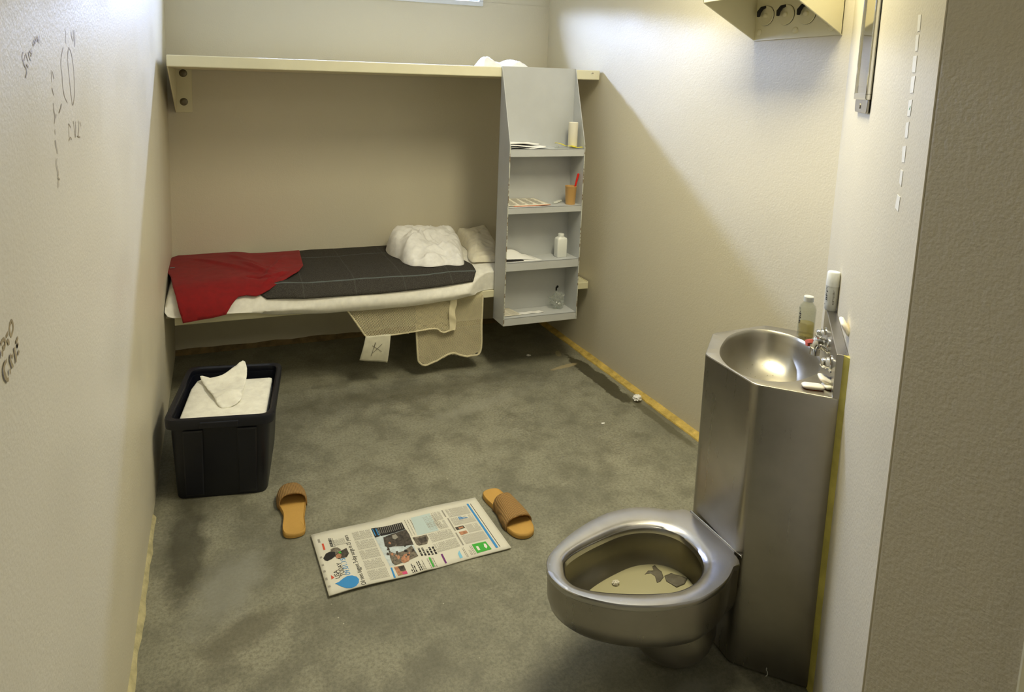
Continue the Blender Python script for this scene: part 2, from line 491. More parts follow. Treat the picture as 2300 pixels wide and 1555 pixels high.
# base strips
bs = MB()
n = 70; rings = []
for i in range(n + 1):
    y = -.02 + (CORN.y + .02) * i / n
    k = 1 + .18 * fbm((0, y * 3, 4)); j = .005 * fbm((5, y * 9, 1))
    rings.append([V((W + .001, y, .0)), V((W - .032 * k + j, y, .0)), V((W - .030 * k + j, y, .006)), V((W - .014 * k + j, y, .013)), V((W + .001, y, .024 * k))])
bs.loft(rings, True, True, True); struct(bs.build('baseboard_right', M['strip']))
bs = MB(); rings = []
for i in range(n + 1):
    y = -1.56 + (Y_OUT + 1.56) * i / n
    k = 1 + .5 * fbm((0, y * 4, 8)); j = .004 * fbm((5, y * 14, 1))
    rings.append([V((-.001, y, 0)), V((.014 * k + j, y, .0)), V((.011 * k + j, y, .006)), V((-.001, y, .022 * k))])
bs.loft(rings, True, True, True); struct(bs.build('baseboard_left', M['caulk']))
bs = MB(); rings = []
for i in range(n + 1):
    x = W * i / n; k = 1 + .3 * fbm((x * 4, 0, 3))
    rings.append([V((x, .001, 0)), V((x, -.022 * k, 0)), V((x, -.014 * k, .008)), V((x, .001, .03 * k))])
bs.loft(rings, True, True, True); struct(bs.build('baseboard_back', M['dirtstrip']))

# ------------------------------------------------------------------ writing on the left wall
def scribble(name, strokes, origin, s, width=.0015, lift=.0003):
    mb = MB()
    for k, st in enumerate(strokes):
        pts = [onx(a, b, 0.0) for a, b in crop(st, *origin, s)]
        if len(pts) > 2: pts = smooth_poly(pts, 4, False)
        vs = []; L = V((lift + .00012 * k, 0, 0)); m_ = len(pts)
        for i, p in enumerate(pts):
            d = pts[min(i + 1, m_ - 1)] - pts[max(i - 1, 0)]
            if d.length < 1e-6: d = V((0, 0, 1))
            d.normalize(); sd = V((0, -d.z, d.y)) * width * (.8 + .6 * abs(fbm(p * 40)))
            vs += [p - sd + L, p + sd + L]
        mb.add(vs, [(2 * i, 2 * i + 1, 2 * i + 3, 2 * i + 2) for i in range(m_ - 1)])
    return mb.build(name, M['pencil'], WALL_L, smooth=False)
g1 = [[(168, 380), (160, 410), (165, 440), (178, 430), (180, 400)], [(185, 390), (195, 420), (203, 445)], [(205, 380), (212, 415), (222, 440)], [(212, 372), (228, 390), (222, 410)],
      [(168, 452), (178, 480), (190, 500), (192, 530), (183, 568)], [(190, 470), (205, 488)], [(226, 350), (230, 380)], [(236, 300), (242, 330), (250, 310)], [(243, 290), (255, 318)],
      [(252, 262), (258, 300), (264, 270)], [(268, 262), (272, 300), (280, 258)], [(276, 285), (284, 315)]]
g2 = [[(472, 210), (478, 250), (476, 290), (480, 320)], [(460, 345), (448, 400), (442, 470), (450, 540), (455, 620), (468, 700), (490, 748)],
      [(500, 345), (492, 400), (495, 480), (505, 580), (515, 680), (528, 765), (540, 700), (540, 600), (532, 480), (518, 390), (500, 345)],
      [(515, 230), (520, 262), (528, 300)], [(530, 220), (536, 262), (534, 300)], [(538, 218), (544, 270), (540, 340)]]
g3 = [[(372, 510), (374, 545), (376, 600)], [(380, 520), (392, 575)], [(376, 640), (384, 670), (390, 695)], [(388, 750), (390, 800), (398, 850), (394, 900)], [(405, 830), (404, 862)], [(445, 755), (440, 785), (428, 820)],
      [(398, 940), (400, 980)], [(400, 1020), (404, 1060), (412, 1090), (416, 1120)], [(410, 1150), (406, 1190), (412, 1220), (420, 1260), (418, 1290), (430, 1310)], [(420, 1310), (421, 1365)]]
g4 = [[(498, 900), (500, 950), (502, 1000)], [(500, 902), (515, 930)], [(500, 1025), (510, 1000), (520, 1015)], [(532, 880), (540, 940), (548, 1000)], [(548, 885), (550, 950), (545, 1000)], [(570, 880), (572, 930), (568, 990)], [(582, 890), (586, 920)], [(560, 990), (580, 998)]]
scribble('pen_scrawl', g1, (0, 0), 3.24)
scribble('pen_scrawl', g2, (0, 0), 3.24)
scribble('pen_scrawl', g3, (0, 0), 3.24)
scribble('pen_scrawl', g4, (0, 0), 3.24)
g5 = [[(230, 195), (205, 250), (190, 340), (200, 440), (225, 500), (250, 430), (268, 330), (255, 230), (230, 195)], [(160, 440), (140, 480), (118, 520)], [(80, 560), (40, 600), (10, 680)], [(85, 570), (100, 650), (70, 770), (50, 700)], [(140, 580), (165, 640), (165, 690)],
      [(355, 525), (335, 590), (310, 640)], [(360, 650), (330, 735), (345, 690)], [(275, 740), (290, 850), (310, 950), (312, 1050)], [(370, 800), (350, 890)], [(205, 880), (185, 960), (205, 1050), (235, 1130), (240, 1160)], [(215, 890), (235, 960)],
      [(110, 1000), (70, 1080), (50, 1200), (80, 1340), (120, 1410), (150, 1390)], [(170, 1180), (180, 1290)], [(5, 800), (15, 880), (10, 930)]]
scribble('pen_scrawl', g5, (0, 700), 9.15, .003)

# ------------------------------------------------------------------ upper bunk
ub = thing('upper_bunk', 'cream steel upper bunk shelf bolted across the back wall', 'bunk', (XL, YF, B1))
sl = MB(); sl.box((XL, YF, B1), (XR, -.004, T1)); sl.build('slab', M['bunk'], ub, bevel=.005, seg=3, smooth=False)
lp = MB(); lp.box((XR - .05, YF - .0025, T1 - .02), (XR - .045, YF, T1 - .014)); lp.box((XR - .058, YF - .0025, T1 - .022), (XR - .054, YF, T1 - .016))
lp.build('paint_nick', M['chip'], ub, smooth=False)
br = MB()
br.prism([(XL, YF + .01, B1 + .002), (XL, -.006, B1 + .002), (XL, -.006, 1.437), (XL, -.03, 1.437)], (.006, 0, 0))
br.box((XL, -.010, 1.437), (.131, -.001, B1 + .002))
br_o = br.build('bracket', M['bunk'], ub, bevel=.002, smooth=False)
for z in (1.657, 1.497):
    b = MB(); b.lathe([(.020, 0), (.020, .003), (.0165, .004), (.0165, .008), (.012, .011), (.004, .011), (.004, .008)], (.086, -.009, z), (0, -1, 0), 20)
    b.cur = 1; b.lathe([(.0215, 0), (.0215, .0012)], (.086, -.0095, z), (0, -1, 0), 20)
    b.build('bolt', [M['bolt'], M['dark']], br_o)

# ------------------------------------------------------------------ lower bunk and bedding
lb = thing('lower_bunk', 'cream steel lower bunk shelf under the white mattress', 'bunk', (XL, YF, B2))
sl = MB(); sl.box((XL, YF, B2), (XR, -.0005, T2)); sl.build('slab', M['bunk'], lb, bevel=.004, seg=3, smooth=False)
for a, b in (((XL, YF + .004, T2 - .004), (XL + .006, -.01, T2 + .018)), ((XR - .006, YF + .004, T2 - .004), (XR, -.01, T2 + .004))):
    lipm = MB(); lipm.box(a, b); lipm.build('end_lip', M['bunk'], lb, smooth=False)
for x in (.30, 1.2, 2.1):
    q = MB(); q.prism([(x, YF + .12, B2 + .002), (x, -.001, B2 + .002), (x, -.001, .20), (x, -.03, .20)], (.006, 0, 0)); q.build('bracket', M['bunk'], lb, smooth=False)

def zlow(x):
    K = [(-.1, .482), (.2, .482), (.32, .478), (.57, .446), (.8, .43), (1.2, .428), (1.45, .438), (1.6, .452), (1.75, .467), (2.4, .468)]
    for (a, b), (c, d) in zip(K, K[1:]):
        if x <= c: 
            t = max(0, min(1, (x - a) / (c - a))); t = t * t * (3 - 2 * t); return b + (d - b) * t
    return .468
def bed_keys(x):
    zl = zlow(x)
    rise = .03 * max(0, min(1, (x - 1.6) / .3))
    return [(-.015, .583 + rise), (-.15, .588 + rise), (-.32, .588 + rise * .9), (-.50, .588 + rise * .7), (-.62, .583 + rise * .4), (-.69, .562), (-.735, .53), (-.757, .488), (-.752, zl + .025 if zl < .46 else zl + .012), (-.728, zl)]
TK = [0.0]
_k = bed_keys(.8)
for a, b in zip(_k, _k[1:]): TK.append(TK[-1] + (V(a) - V(b)).length)
BEDLEN = TK[-1]
def bed(x, t, off=0.0, hang=False):
    K = bed_keys(x)
    if hang:   # loose cloth that drops straight down in front of the mattress
        K[8] = (-.765, .445); K[9] = (-.768, .415)
    t = max(0, min(BEDLEN, t))
    i = 0
    while i < len(TK) - 2 and t > TK[i + 1]: i += 1
    s_ = (t - TK[i]) / (TK[i + 1] - TK[i])
    P = [V(K[max(i - 1, 0)]), V(K[i]), V(K[i + 1]), V(K[min(i + 2, len(K) - 1)])]
    q = .5 * ((2 * P[1]) + (P[2] - P[0]) * s_ + (2 * P[0] - 5 * P[1] + 4 * P[2] - P[3]) * s_ ** 2 + (3 * P[1] - P[0] - 3 * P[2] + P[3]) * s_ ** 3)
    d = .5 * ((P[2] - P[0]) + 2 * (2 * P[0] - 5 * P[1] + 4 * P[2] - P[3]) * s_ + 3 * (3 * P[1] - P[0] - 3 * P[2] + P[3]) * s_ ** 2)
    nn = V((d.y, -d.x)).normalized()
    if nn.y < 0 and nn.x > 0: nn = -nn
    return V((x, q.x + nn.x * off, q.y + nn.y * off))
def on_bed(u, v, off=0.0, hang=False):
    """pixel -> (x, t) on the bed surface, first hit"""
    du = (u - CX) / F_PX
    best = None
    for k in range(301):
        t = BEDLEN * k / 300
        p = bed(.8, t, off, hang)
        c0 = p - CAM; a, b = ROT.col[0], ROT.col[1]
        c0.x = -CAM.x
        # (a.c)/(b.c) = du, c.x = x - cam.x
        x = -((a.y * c0.y + a.z * c0.z + a.x * c0.x) - du * (b.y * c0.y + b.z * c0.z + b.x * c0.x)) / (a.x - du * b.x)
        p = bed(x, t, off, hang); c = p - CAM
        vv = CY - F_PX * ROT.col[2].dot(c) / b.dot(c)
        e = abs(vv - v)
        if best is None or e < best[0]: best = (e, x, t)
    return best[1], best[2]

mt = MB()
NX, NTT = 150, 60; rings = []
X0, X1 = .004, 1.98
for i in range(NX + 1):
    s_ = i / NX; x = X0 + (X1 - X0) * s_
    dxl = min(1, (x - X0) / .055); dxr = min(1, (X1 - x) / .06)
    k = math.sqrt(max(0, 1 - (1 - dxl) ** 2)) * math.sqrt(max(0, 1 - (1 - dxr) ** 2)); k = .25 + .75 * k
    ring = []
    for j in range(NTT + 1):
        p = bed(x, BEDLEN * j / NTT)
        wv = .004 * fbm((x * 3, j * .12, 0), 1.0) + .003 * math.sin(x * 9 + j * .22) * (j / NTT)
        p = p + V((0, -wv, wv))
        p.z = .53 + (p.z - .53) * k if x < .2 or x > 1.9 else p.z
        fx = max(0, min(1, (x - 1.46) / .262)); p.y = max(p.y, -.80 + (.80 - .674) * fx * fx * (3 - 2 * fx))
        ring.append(p)
    zl = zlow(x); zb = zl + (.468 - zl) * fx
    if zb > .462: zb = .468
    for p in ring: p.z = max(p.z, zb)
    ring += [V((x, max(ring[-1].y + .015, -.694), zb + .003 if zb < .462 else .4675)), V((x, -.40, .467)), V((x, -.015, .467))]
    rings.append(ring)
mt.loft(rings, True, True, True)
mtt = thing('mattress', 'thin mattress in a white sheet sagging over the lower bunk edge', 'mattress', (1.0, -.4, .4665))
mt.build('fitted_sheet', M['sheet'], mtt, angle=60)

def cloth(name, outline_px, off, mat, label, cat, step=.014, thick=.006, wr=None, hang=False, uv=False):
    poly = [on_bed(a, b, off, hang) for a, b in outline_px]
    pts, tris = fill([V(p) for p in poly], step)
    mb = MB(); vs = []
    if uv: mb.uv = []
    for p in pts:
        h = off + (wr(p.x, p.y) if wr else 0)
        vs.append(bed(p.x, p.y, h, hang))
        if uv: mb.uv.append((p.x, p.y))
    mb.add(vs, tris)
    o = mb.build(name, mat, None, solid=thick, off=-1, angle=80)
    return tag(o, label, cat)

def fold(x, y, ax, ay, bx, by, w, h):
    # one-sided fold: steep on the left of a->b, gentle on the right
    a, b, p = V((ax, ay)), V((bx, by)), V((x, y)); d = (b - a); L_ = d.length; d /= L_
    u = (p - a).dot(d) / L_; v = (p - a).x * d.y - (p - a).y * d.x
    k = math.exp(-((u - .5) / .42) ** 4)
    return h * k * (math.exp(-v / w) if v > 0 else math.exp(-(v / (w * .22)) ** 2))
def ridge(x, y, ax, ay, bx, by, w, h):
    a, b, p = V((ax, ay)), V((bx, by)), V((x, y))
    t = max(0, min(1, (p - a).dot(b - a) / (b - a).length_squared)); d = (p - a.lerp(b, t)).length / w
    return h * math.exp(-d * d) * (1 - .5 * abs(2 * t - 1))
bo = [(676, 556), (760, 554), (870, 552), (960, 552), (1030, 580), (1060, 596), (1069, 612), (1063, 632), (1010, 640), (940, 650), (850, 660), (760, 666), (680, 671), (600, 671), (583, 660), (588, 640), (560, 620), (560, 560)]
def bwr(x, t):
    h = .003 * fbm((x * 4, t * 5, 2)) + .003
    h += ridge(x, t, .5, .655, 1.6, .655, .022, .010) + .004 * math.sin(x * 8 + 1) * math.exp(-((t - .62) / .12) ** 2)
    h += ridge(x, t, .5, .62, .62, .68, .05, .02)
    return h
cloth('blanket', bo, .009, M['blanket'], 'charcoal wool blanket with thin pale stripes folded along the mattress', 'blanket', .016, .008, bwr, uv=True)

ro = [(381, 584), (400, 576), (430, 569), (470, 566), (525, 569), (560, 572), (610, 569), (655, 565), (672, 564), (676, 580), (681, 597), (672, 610), (645, 626), (606, 651), (590, 660), (575, 665), (553, 664), (535, 667), (520, 686), (508, 708), (480, 714), (450, 719), (411, 726), (400, 690), (388, 645), (383, 622), (374, 612), (378, 598)]
def rwr(x, t):
    h = .004 * fbm((x * 4, t * 4, 9)) + .006
    g = math.exp(-((x - .50) / .14) ** 2 - ((t - .52) / .22) ** 2)
    h += .007 * g * fbm((x * 12, t * 9, 3))
    h += fold(x, t, .36, .25, .52, .56, .030, .016) + fold(x, t, .62, .18, .47, .60, .035, .018) + fold(x, t, .44, .68, .60, .52, .03, .020)
    h += fold(x, t, .10, .10, .44, .46, .06, .010) + fold(x, t, .30, .08, .50, .44, .05, .010) - ridge(x, t, .40, .55, .50, .60, .012, .018) - ridge(x, t, .50, .60, .56, .57, .010, .014)
    return h
red = cloth('red_garment', ro, .022, M['red'], 'red cotton garment draped over the left end of the bed', 'garment', .011, .005, rwr, hang=True)
tg = MB(); p = bed(*on_bed(387, 603, .034, True), .036, True)
tg.box(p - V((.012, .004, .0)), p + V((.012, .006, .003))); tg.build('neck_label', basic('grey_woven_label', (112, 116, 124), .8), red, smooth=False)

def lump(name, foot, hfun, mat, label, cat, step=.012, base=.592, thick=0):
    pts, tris = fill([V(p) for p in foot], step)
    mb = MB(); vs = []; n = len(foot)
    for p in pts:
        d = min((p - (V(foot[i]).lerp(V(foot[(i + 1) % n]), max(0, min(1, (p - V(foot[i])).dot(V(foot[(i + 1) % n]) - V(foot[i])) / (V(foot[(i + 1) % n]) - V(foot[i])).length_squared))))).length for i in range(n))
        vs.append(V((p.x, p.y, base + hfun(p.x, p.y, d))))
    mb.add(vs, tris)
    # flat underside
    o = len(mb.v); mb.add([V((p.x, p.y, base - .001)) for p in pts], [q[::-1] for q in tris])
    bm_edges = {}
    for q in tris:
        for a, b in zip(q, q[1:] + q[:1]): bm_edges[(a, b)] = 1
    for (a, b) in list(bm_edges):
        if (b, a) not in bm_edges: mb.add([], []); mb.f.append([b, a, o + a, o + b]); mb.mi.append(0)
    ob = mb.build(name, mat, None, angle=75)
    return tag(ob, label, cat)

def crease(x, y, sc, seed, a):
    q = noise.turbulence_vector(V((x, y, seed)) * sc * .5, 2, False)
    v = noise.noise(V((x * sc, y * sc, seed)) + q * .6)
    return a * (1 - abs(v) * 2.2)
def ph(x, y, d):
    e = 1 - math.exp(-d / .022)
    back = .085 * math.exp(-((y + .20) / .21) ** 2) + .036 + .012 * math.sin(x * 11)
    h = e * (back - .012) + e * crease(x, y, 6.5, 3, .027) + e * crease(x, y, 12, 8, .014) + e * crease(x, y, 26, 5, .0045)
    h += e * (fold(x, y, 1.27, -.42, 1.52, -.22, .07, .030) + fold(x, y, 1.36, -.50, 1.66, -.36, .06, .024) + fold(x, y, 1.60, -.58, 1.50, -.42, .05, .018) + fold(x, y, 1.70, -.40, 1.42, -.12, .08, .016))
    h -= e * (ridge(x, y, 1.275, -.30, 1.35, -.24, .03, .035) + ridge(x, y, 1.44, -.40, 1.58, -.52, .018, .014))
    return max(.003, h)
pf = smooth_poly([(1.255, -.11), (1.228, -.23), (1.24, -.32), (1.262, -.38), (1.262, -.47), (1.292, -.545), (1.33, -.56), (1.37, -.585), (1.42, -.59), (1.49, -.575), (1.54, -.60), (1.575, -.60), (1.60, -.57), (1.635, -.46), (1.69, -.30), (1.71, -.16), (1.69, -.06), (1.55, -.03), (1.38, -.03)], 5)
lump('crumpled_sheet', pf, ph, M['sheet2'], 'crumpled white cotton sheet heaped on the grey blanket', 'sheet', .0085, .602)
def plh(x, y, d):
    e = 1 - math.exp(-d / .012)
    h = e * (.020 + .075 * max(0, min(1, (y + .60) / .55)) ** 1.3) + e * crease(x, y, 8, 21, .010) + e * crease(x, y, 19, 4, .004)
    h += e * (fold(x, y, 1.70, -.50, 1.84, -.18, .05, .014) + fold(x, y, 1.78, -.25, 1.92, -.10, .03, .014) - ridge(x, y, 1.84, -.20, 1.90, -.17, .022, .018) + ridge(x, y, 1.67, -.555, 1.80, -.565, .018, .012))
    return max(.003, h)
pf = smooth_poly([(1.735, -.05), (1.80, -.03), (1.95, -.02), (1.972, -.06), (1.93, -.28), (1.86, -.44), (1.815, -.565), (1.79, -.585), (1.70, -.57), (1.652, -.555), (1.672, -.44), (1.725, -.30), (1.742, -.18)], 4)
lump('pillow', pf, plh, M['pillow'], 'flat ivory pillow lying between the crumpled sheet and the grey shelf unit', 'pillow', .0095, .604)

# crumpled cloth on the upper bunk
def ch(x, y, d):
    e = 1 - math.exp(-d / .02)
    return max(.003, e * (.040 * math.exp(-((x - 1.705) / .05) ** 2) + .024 * math.exp(-((x - 1.87) / .06) ** 2) + .010) + e * crease(x, y, 16, 2, .012) + e * crease(x, y, 34, 5, .004))
cf = smooth_poly([(1.645, -.55), (1.66, -.62), (1.75, -.60), (1.85, -.63), (1.95, -.60), (1.955, -.52), (1.87, -.43), (1.76, -.45), (1.67, -.46)], 5)
lump('crumpled_cloth', cf, ch, M['sheet2'], 'small crumpled white cloth lying on the upper bunk', 'cloth', .009, T1 + .001)

# ------------------------------------------------------------------ mesh laundry bag hanging off the bunk
bagt = thing('laundry_bag', 'ivory net laundry bag with a cloth tag hanging off the lower bunk edge', 'laundry bag', (1.3, -.71, .25))
def net(name, poly, yf, cell, thick, hem=None, hemw=.006, skew=0.0):
    """real diamond netting over a polygon in (x, z)"""
    poly = [V(p) for p in poly]; n = len(poly)
    def inside(x, y):
        c = False
        for i in range(n):
            a, b = poly[i], poly[i - 1]
            if (a.y > y) != (b.y > y) and x < (b.x - a.x) * (y - a.y) / (b.y - a.y) + a.x: c = not c
        return c
    x0 = min(p.x for p in poly); x1 = max(p.x for p in poly); z0 = min(p.y for p in poly); z1 = max(p.y for p in poly)
    mb = MB(); cw_, chh = cell, cell * .62
    idx = {}
    def vert(i, j):
        if (i, j) not in idx:
            x = x0 + i * cw_ / 2; z = z0 + j * chh / 2 + skew * (x - x0)
            idx[(i, j)] = len(mb.v); mb.v.append(V((x, yf(x, z), z)))
        return idx[(i, j)]
    nx, nz = int((x1 - x0) / (cw_ / 2)) + 2, int((z1 - z0) / (chh / 2)) + 2 + int(abs(skew) * (x1 - x0) / (chh / 2))
    jlo = -int(max(0, skew * (x1 - x0)) / (chh / 2)) - 2
    for j in range(jlo, nz):
        for i in range(0, nx):
            if (i + j) % 2: continue
            x = x0 + i * cw_ / 2; z = z0 + j * chh / 2 + skew * (x - x0)
            if inside(x, z):
                mb.f.append([vert(i - 1, j), vert(i, j - 1), vert(i + 1, j), vert(i, j + 1)]); mb.mi.append(0)
    o = mb.build(name, M['mesh'], bagt, smooth=False)
    q = o.modifiers.new('net', 'WIREFRAME'); q.thickness = thick; q.use_even_offset = False
    if hem:
        hb = MB(); hp = smooth_poly([V((p[0], yf(*p) - .001, p[1])) for p in hem], 5, False)
        hp = [p + V((0, 0, .003 * fbm(p * 30))) for p in hp]
        hb.tube(hp, hemw, 6); hb.build('hem_cord', M['mesh'], bagt)
    return o
def yfront(x, z): return -.716 - .006 * math.sin(x * 22) * max(0, (.43 - z) / .16) + .003 * math.sin(z * 40 + x * 9)
def yrear(x, z): return -.698 - .008 * math.sin(x * 26 + 1) * max(0, (.45 - z) / .35)
net('rear_panel', [(1.27, .44), (1.668, .452), (1.664, .28), (1.662, .11), (1.60, .09), (1.53, .102), (1.48, .118), (1.40, .085), (1.335, .066), (1.295, .10), (1.283, .20)], yrear, .0112, .0030,
    hem=[(1.668, .450), (1.668, .36), (1.666, .28), (1.664, .11), (1.60, .088), (1.55, .098), (1.48, .124), (1.40, .085), (1.335, .064), (1.300, .085), (1.288, .12), (1.280, .22), (1.274, .31)], hemw=.0055)
net('front_panel', [(.885, .455), (1.2, .455), (1.475, .458), (1.472, .275), (1.436, .256), (1.393, .279), (1.28, .279), (1.15, .275), (1.008, .270), (.983, .287), (.924, .379)], yfront, .0138, .0034,
    hem=[(.890, .43), (.924, .379), (.955, .33), (.983, .288), (1.008, .270), (1.08, .268), (1.15, .274), (1.28, .280), (1.35, .284), (1.393, .280), (1.412, .264), (1.436, .256), (1.468, .268), (1.495, .270)], hemw=.0045)
bd = MB()
bd.grid(lambda s_, t_: V((1.458 + .040 * s_ + .004 * math.sin(t_ * 9), yfront(1.47, .3) - .006 - .003 * math.sin(t_ * 14 + s_ * 3), .262 + (.452 - .262) * t_ + .006 * s_)), 6, 30)
bd.build('drawstring_band', M['mesh'], bagt, solid=.004)
tgm = MB()
tq = [V((.985, -.728, .285)), V((1.122, -.730, .283)), V((1.109, -.716, .118)), V((.955, -.712, .147))]
def tagp(s_, t_):
    a = tq[0].lerp(tq[1], s_); b = tq[3].lerp(tq[2], s_); p = a.lerp(b, t_)
    return p + V((0, -.008 * math.sin(t_ * PI) - .003 * math.sin(s_ * 7), 0))
tgm.grid(tagp, 14, 16); tgo = tgm.build('cloth_tag', M['tagc'], bagt, solid=.0015)
mk = MB()
def stroke2(mb, fn, pts, w, lift):
    for a, b in zip(pts, pts[1:]):
        a, b = V(a), V(b); d = (b - a).normalized(); sd = V((-d.y, d.x)) * w
        n_ = 6
        for k in range(n_):
            p, q = a.lerp(b, k / n_), a.lerp(b, (k + 1) / n_)
            mb.quad(*[fn(c.x, c.y) + lift for c in (p - sd, q - sd, q + sd, p + sd)])
for st in ([(.42, .26), (.36, .78)], [(.70, .32), (.38, .66)], [(.32, .36), (.72, .60)], [(.44, .24), (.40, .50)]): stroke2(mk, tagp, st, .007, V((0, -.0025, 0)))
mk.build('pen_mark', basic('grey_pen_ink', (84, 80, 70), .7, vary=0), tgo, smooth=False)

# ------------------------------------------------------------------ grey hanging shelf unit
UX0, UX1, UYF, UYB, UZ0, UZB, UZT = 1.7425, 2.2065, -.8298, -.6850, .2985, 1.314, 1.738
un = thing('shelf_unit', 'grey steel shelf unit with four shelves hanging off the bunk fronts', 'shelf unit', ((UX0 + UX1) / 2, UYB, UZ0))
th = .004
bk = MB(); bk.box((UX0, UYB - .003, UZ0), (UX1, UYB, UZT)); bko = bk.build('back_panel', M['unit'], un, smooth=False)
kh = MB(); kc = ony(1252, 647, UYB - .0036)
kh.lathe([(.0075, 0), (.0075, .0008)], (kc.x, kc.y + .0004, kc.z + .008), (0, -1, 0), 14); kh.box((kc.x - .012, kc.y - .0004, kc.z - .016), (kc.x - .002, kc.y + .0004, kc.z + .006)); kh.build('keyhole_slot', M['dark'], bko, smooth=False)
for x in (UX0, UX1 - th):
    sp = MB(); sp.prism([(x, UYB, UZ0), (x, UYB, UZT), (x, UYB - .006, UZT), (x, UYF, UZB), (x, UYF, UZ0)], (th, 0, 0))
    so = sp.build('side_panel', M['unit'], un, smooth=False, bevel=.0012)
    ch_ = MB(); ch_.box((x - .0005, UYF - .001, UZ0 + .002), (x + th + .0005, UYF + .0002, UZB - .004))
    ch_.build('worn_edge', M['chip'], so, smooth=False)
SH = [(1.292, .042), (.9705, .036), (.660, .048), (.3415, .043)]
for z, h in SH:
    sh = MB(); sh.box((UX0 + th, UYF + .002, z - .004), (UX1 - th, UYB - .003, z)); sh.box((UX0 + th, UYF + .002, z - h), (UX1 - th, UYF + .006, z))
    sh.build('shelf', M['unit'], un, smooth=False, bevel=.0015)
Z1, Z2, Z3, Z4 = [z for z, h in SH]

def sheet_thing(name, quad_uv, z0, zs_, mat, label, cat, thick=.0012, curl=None, lines=None, group=None, n=14):
    """paper: four (x,y) corners, heights per corner above z0, optional curl"""
    c = [V((a, b, z0 + h)) for (a, b), h in zip(quad_uv, zs_)]
    def fn(s_, t_):
        p = c[0].lerp(c[1], s_).lerp(c[3].lerp(c[2], s_), t_)
        return p + (curl(s_, t_) if curl else V((0, 0, 0)))
    mb = MB(); mb.grid(fn, n, n)
    o = mb.build(name, mat, None, solid=thick, off=1, angle=60, recalc=False)
    tag(o, label, cat, group)
    if lines:
        lm = MB()
        for (s0, s1, t_) in lines:
            k = 8
            for i in range(k):
                a, b = s0 + (s1 - s0) * i / k, s0 + (s1 - s0) * (i + 1) / k
                L_ = V((0, 0, thick + .0006))
                lm.quad(fn(a, t_) + L_, fn(b, t_) + L_, fn(b, t_ + .018) + L_, fn(a, t_ + .018) + L_)
        lm.build('print_lines', M['papergrey'], o, smooth=False)
    return o
yb, yf = UYB - .008, UYF + .010
x0, x1 = UX0 + .008, UX1 - .008
# top shelf
sheet_thing('paper_sheet', [(x0, yf), (x0 + .24, yf + .002), (x0 + .18, yb), (x0, yb)], Z1, (.001, .001, .001, .001), M['paper'], 'lowest sheet of the white papers on the top shelf, its front edge curling', 'paper', .001, lambda s, t: V((0, 0, .007 * (1 + math.sin(s * 9)) * .5 * (1 - t))))
sheet_thing('paper_sheet', [(x0, yf + .008), (x0 + .225, yf + .02), (x0 + .19, yb), (x0, yb)], Z1, (.011, .010, .010, .011), M['paper'], 'middle sheet of the white papers on the top shelf', 'paper', .006, lambda s, t: V((0, 0, .005 * math.sin(s * 5 + 1) * (1 - t))))
sheet_thing('paper_sheet', [(x0, yf + .018), (x0 + .19, yf + .035), (x0 + .165, yb), (x0, yb)], Z1, (.024, .022, .022, .023), M['paper'], 'uppermost folded sheet of the white papers on the top shelf', 'paper', .008, lambda s, t: V((0, 0, .004 * math.sin(s * 4 + t * 2))))
rl = MB(); c = ony(1285, 330, -.765); rl.lathe([(.001, .0), (.0255, .0), (.0265, .003), (.0265, .142), (.024, .145), (.021, .143), (.020, .135)], (c.x, -.768, Z1 + .0005), n=28)
tag(rl.build('paper_roll', M['paper2']), 'upright roll of white paper at the right end of the top shelf', 'paper roll')
ye = MB()
def yfn(s_, t_):
    p = V((2.045 + .15 * s_, -.800 - .026 * t_ , Z1 + .003))
    p.z += .020 * (1 - s_) ** 2 * 1.2 + .008 * abs(math.sin(s_ * 7 + t_)) * (1 - .5 * t_)
    p.y += .03 * (1 - s_)
    return p
ye.grid(yfn, 24, 6); yo = ye.build('yellow_wrapper', M['yellow'], None, solid=.002, off=1); tag(yo, 'folded yellow paper wrapper in front of the paper roll', 'wrapper')
def crumple(name, c, r, mat, label, cat, sq=(1, 1, .8), seed=0, sub=3, amp=.45, thick=0):
    bm = bmesh.new(); bmesh.ops.create_icosphere(bm, subdivisions=sub, radius=1)
    zmin = 9
    for v in bm.verts:
        d = v.co.normalized()
        k = 1 + amp * noise.noise(d * 2.3 + V((seed, 0, 0))) + amp * .6 * (abs(noise.noise(d * 5 + V((0, seed, 3)))) * 2 - .5)
        v.co = V((d.x * sq[0], d.y * sq[1], d.z * sq[2])) * r * k; zmin = min(zmin, v.co.z)
    for v in bm.verts: v.co = v.co + V(c) - V((0, 0, zmin))
    me = bpy.data.meshes.new(name); bm.to_mesh(me); bm.free(); me.materials.append(mat)
    for p in me.polygons: p.use_smooth = amp < .3
    o = bpy.data.objects.new(name, me); COL.objects.link(o)
    return tag(o, label, cat)
c = onz(1241, 331, Z1)
crumple('plastic_scrap', (c.x - .004, -.786, Z1), .010, M['film'], 'tiny clear plastic scrap beside the yellow wrapper', 'scrap', (1.5, 1, .6), 4, 2)
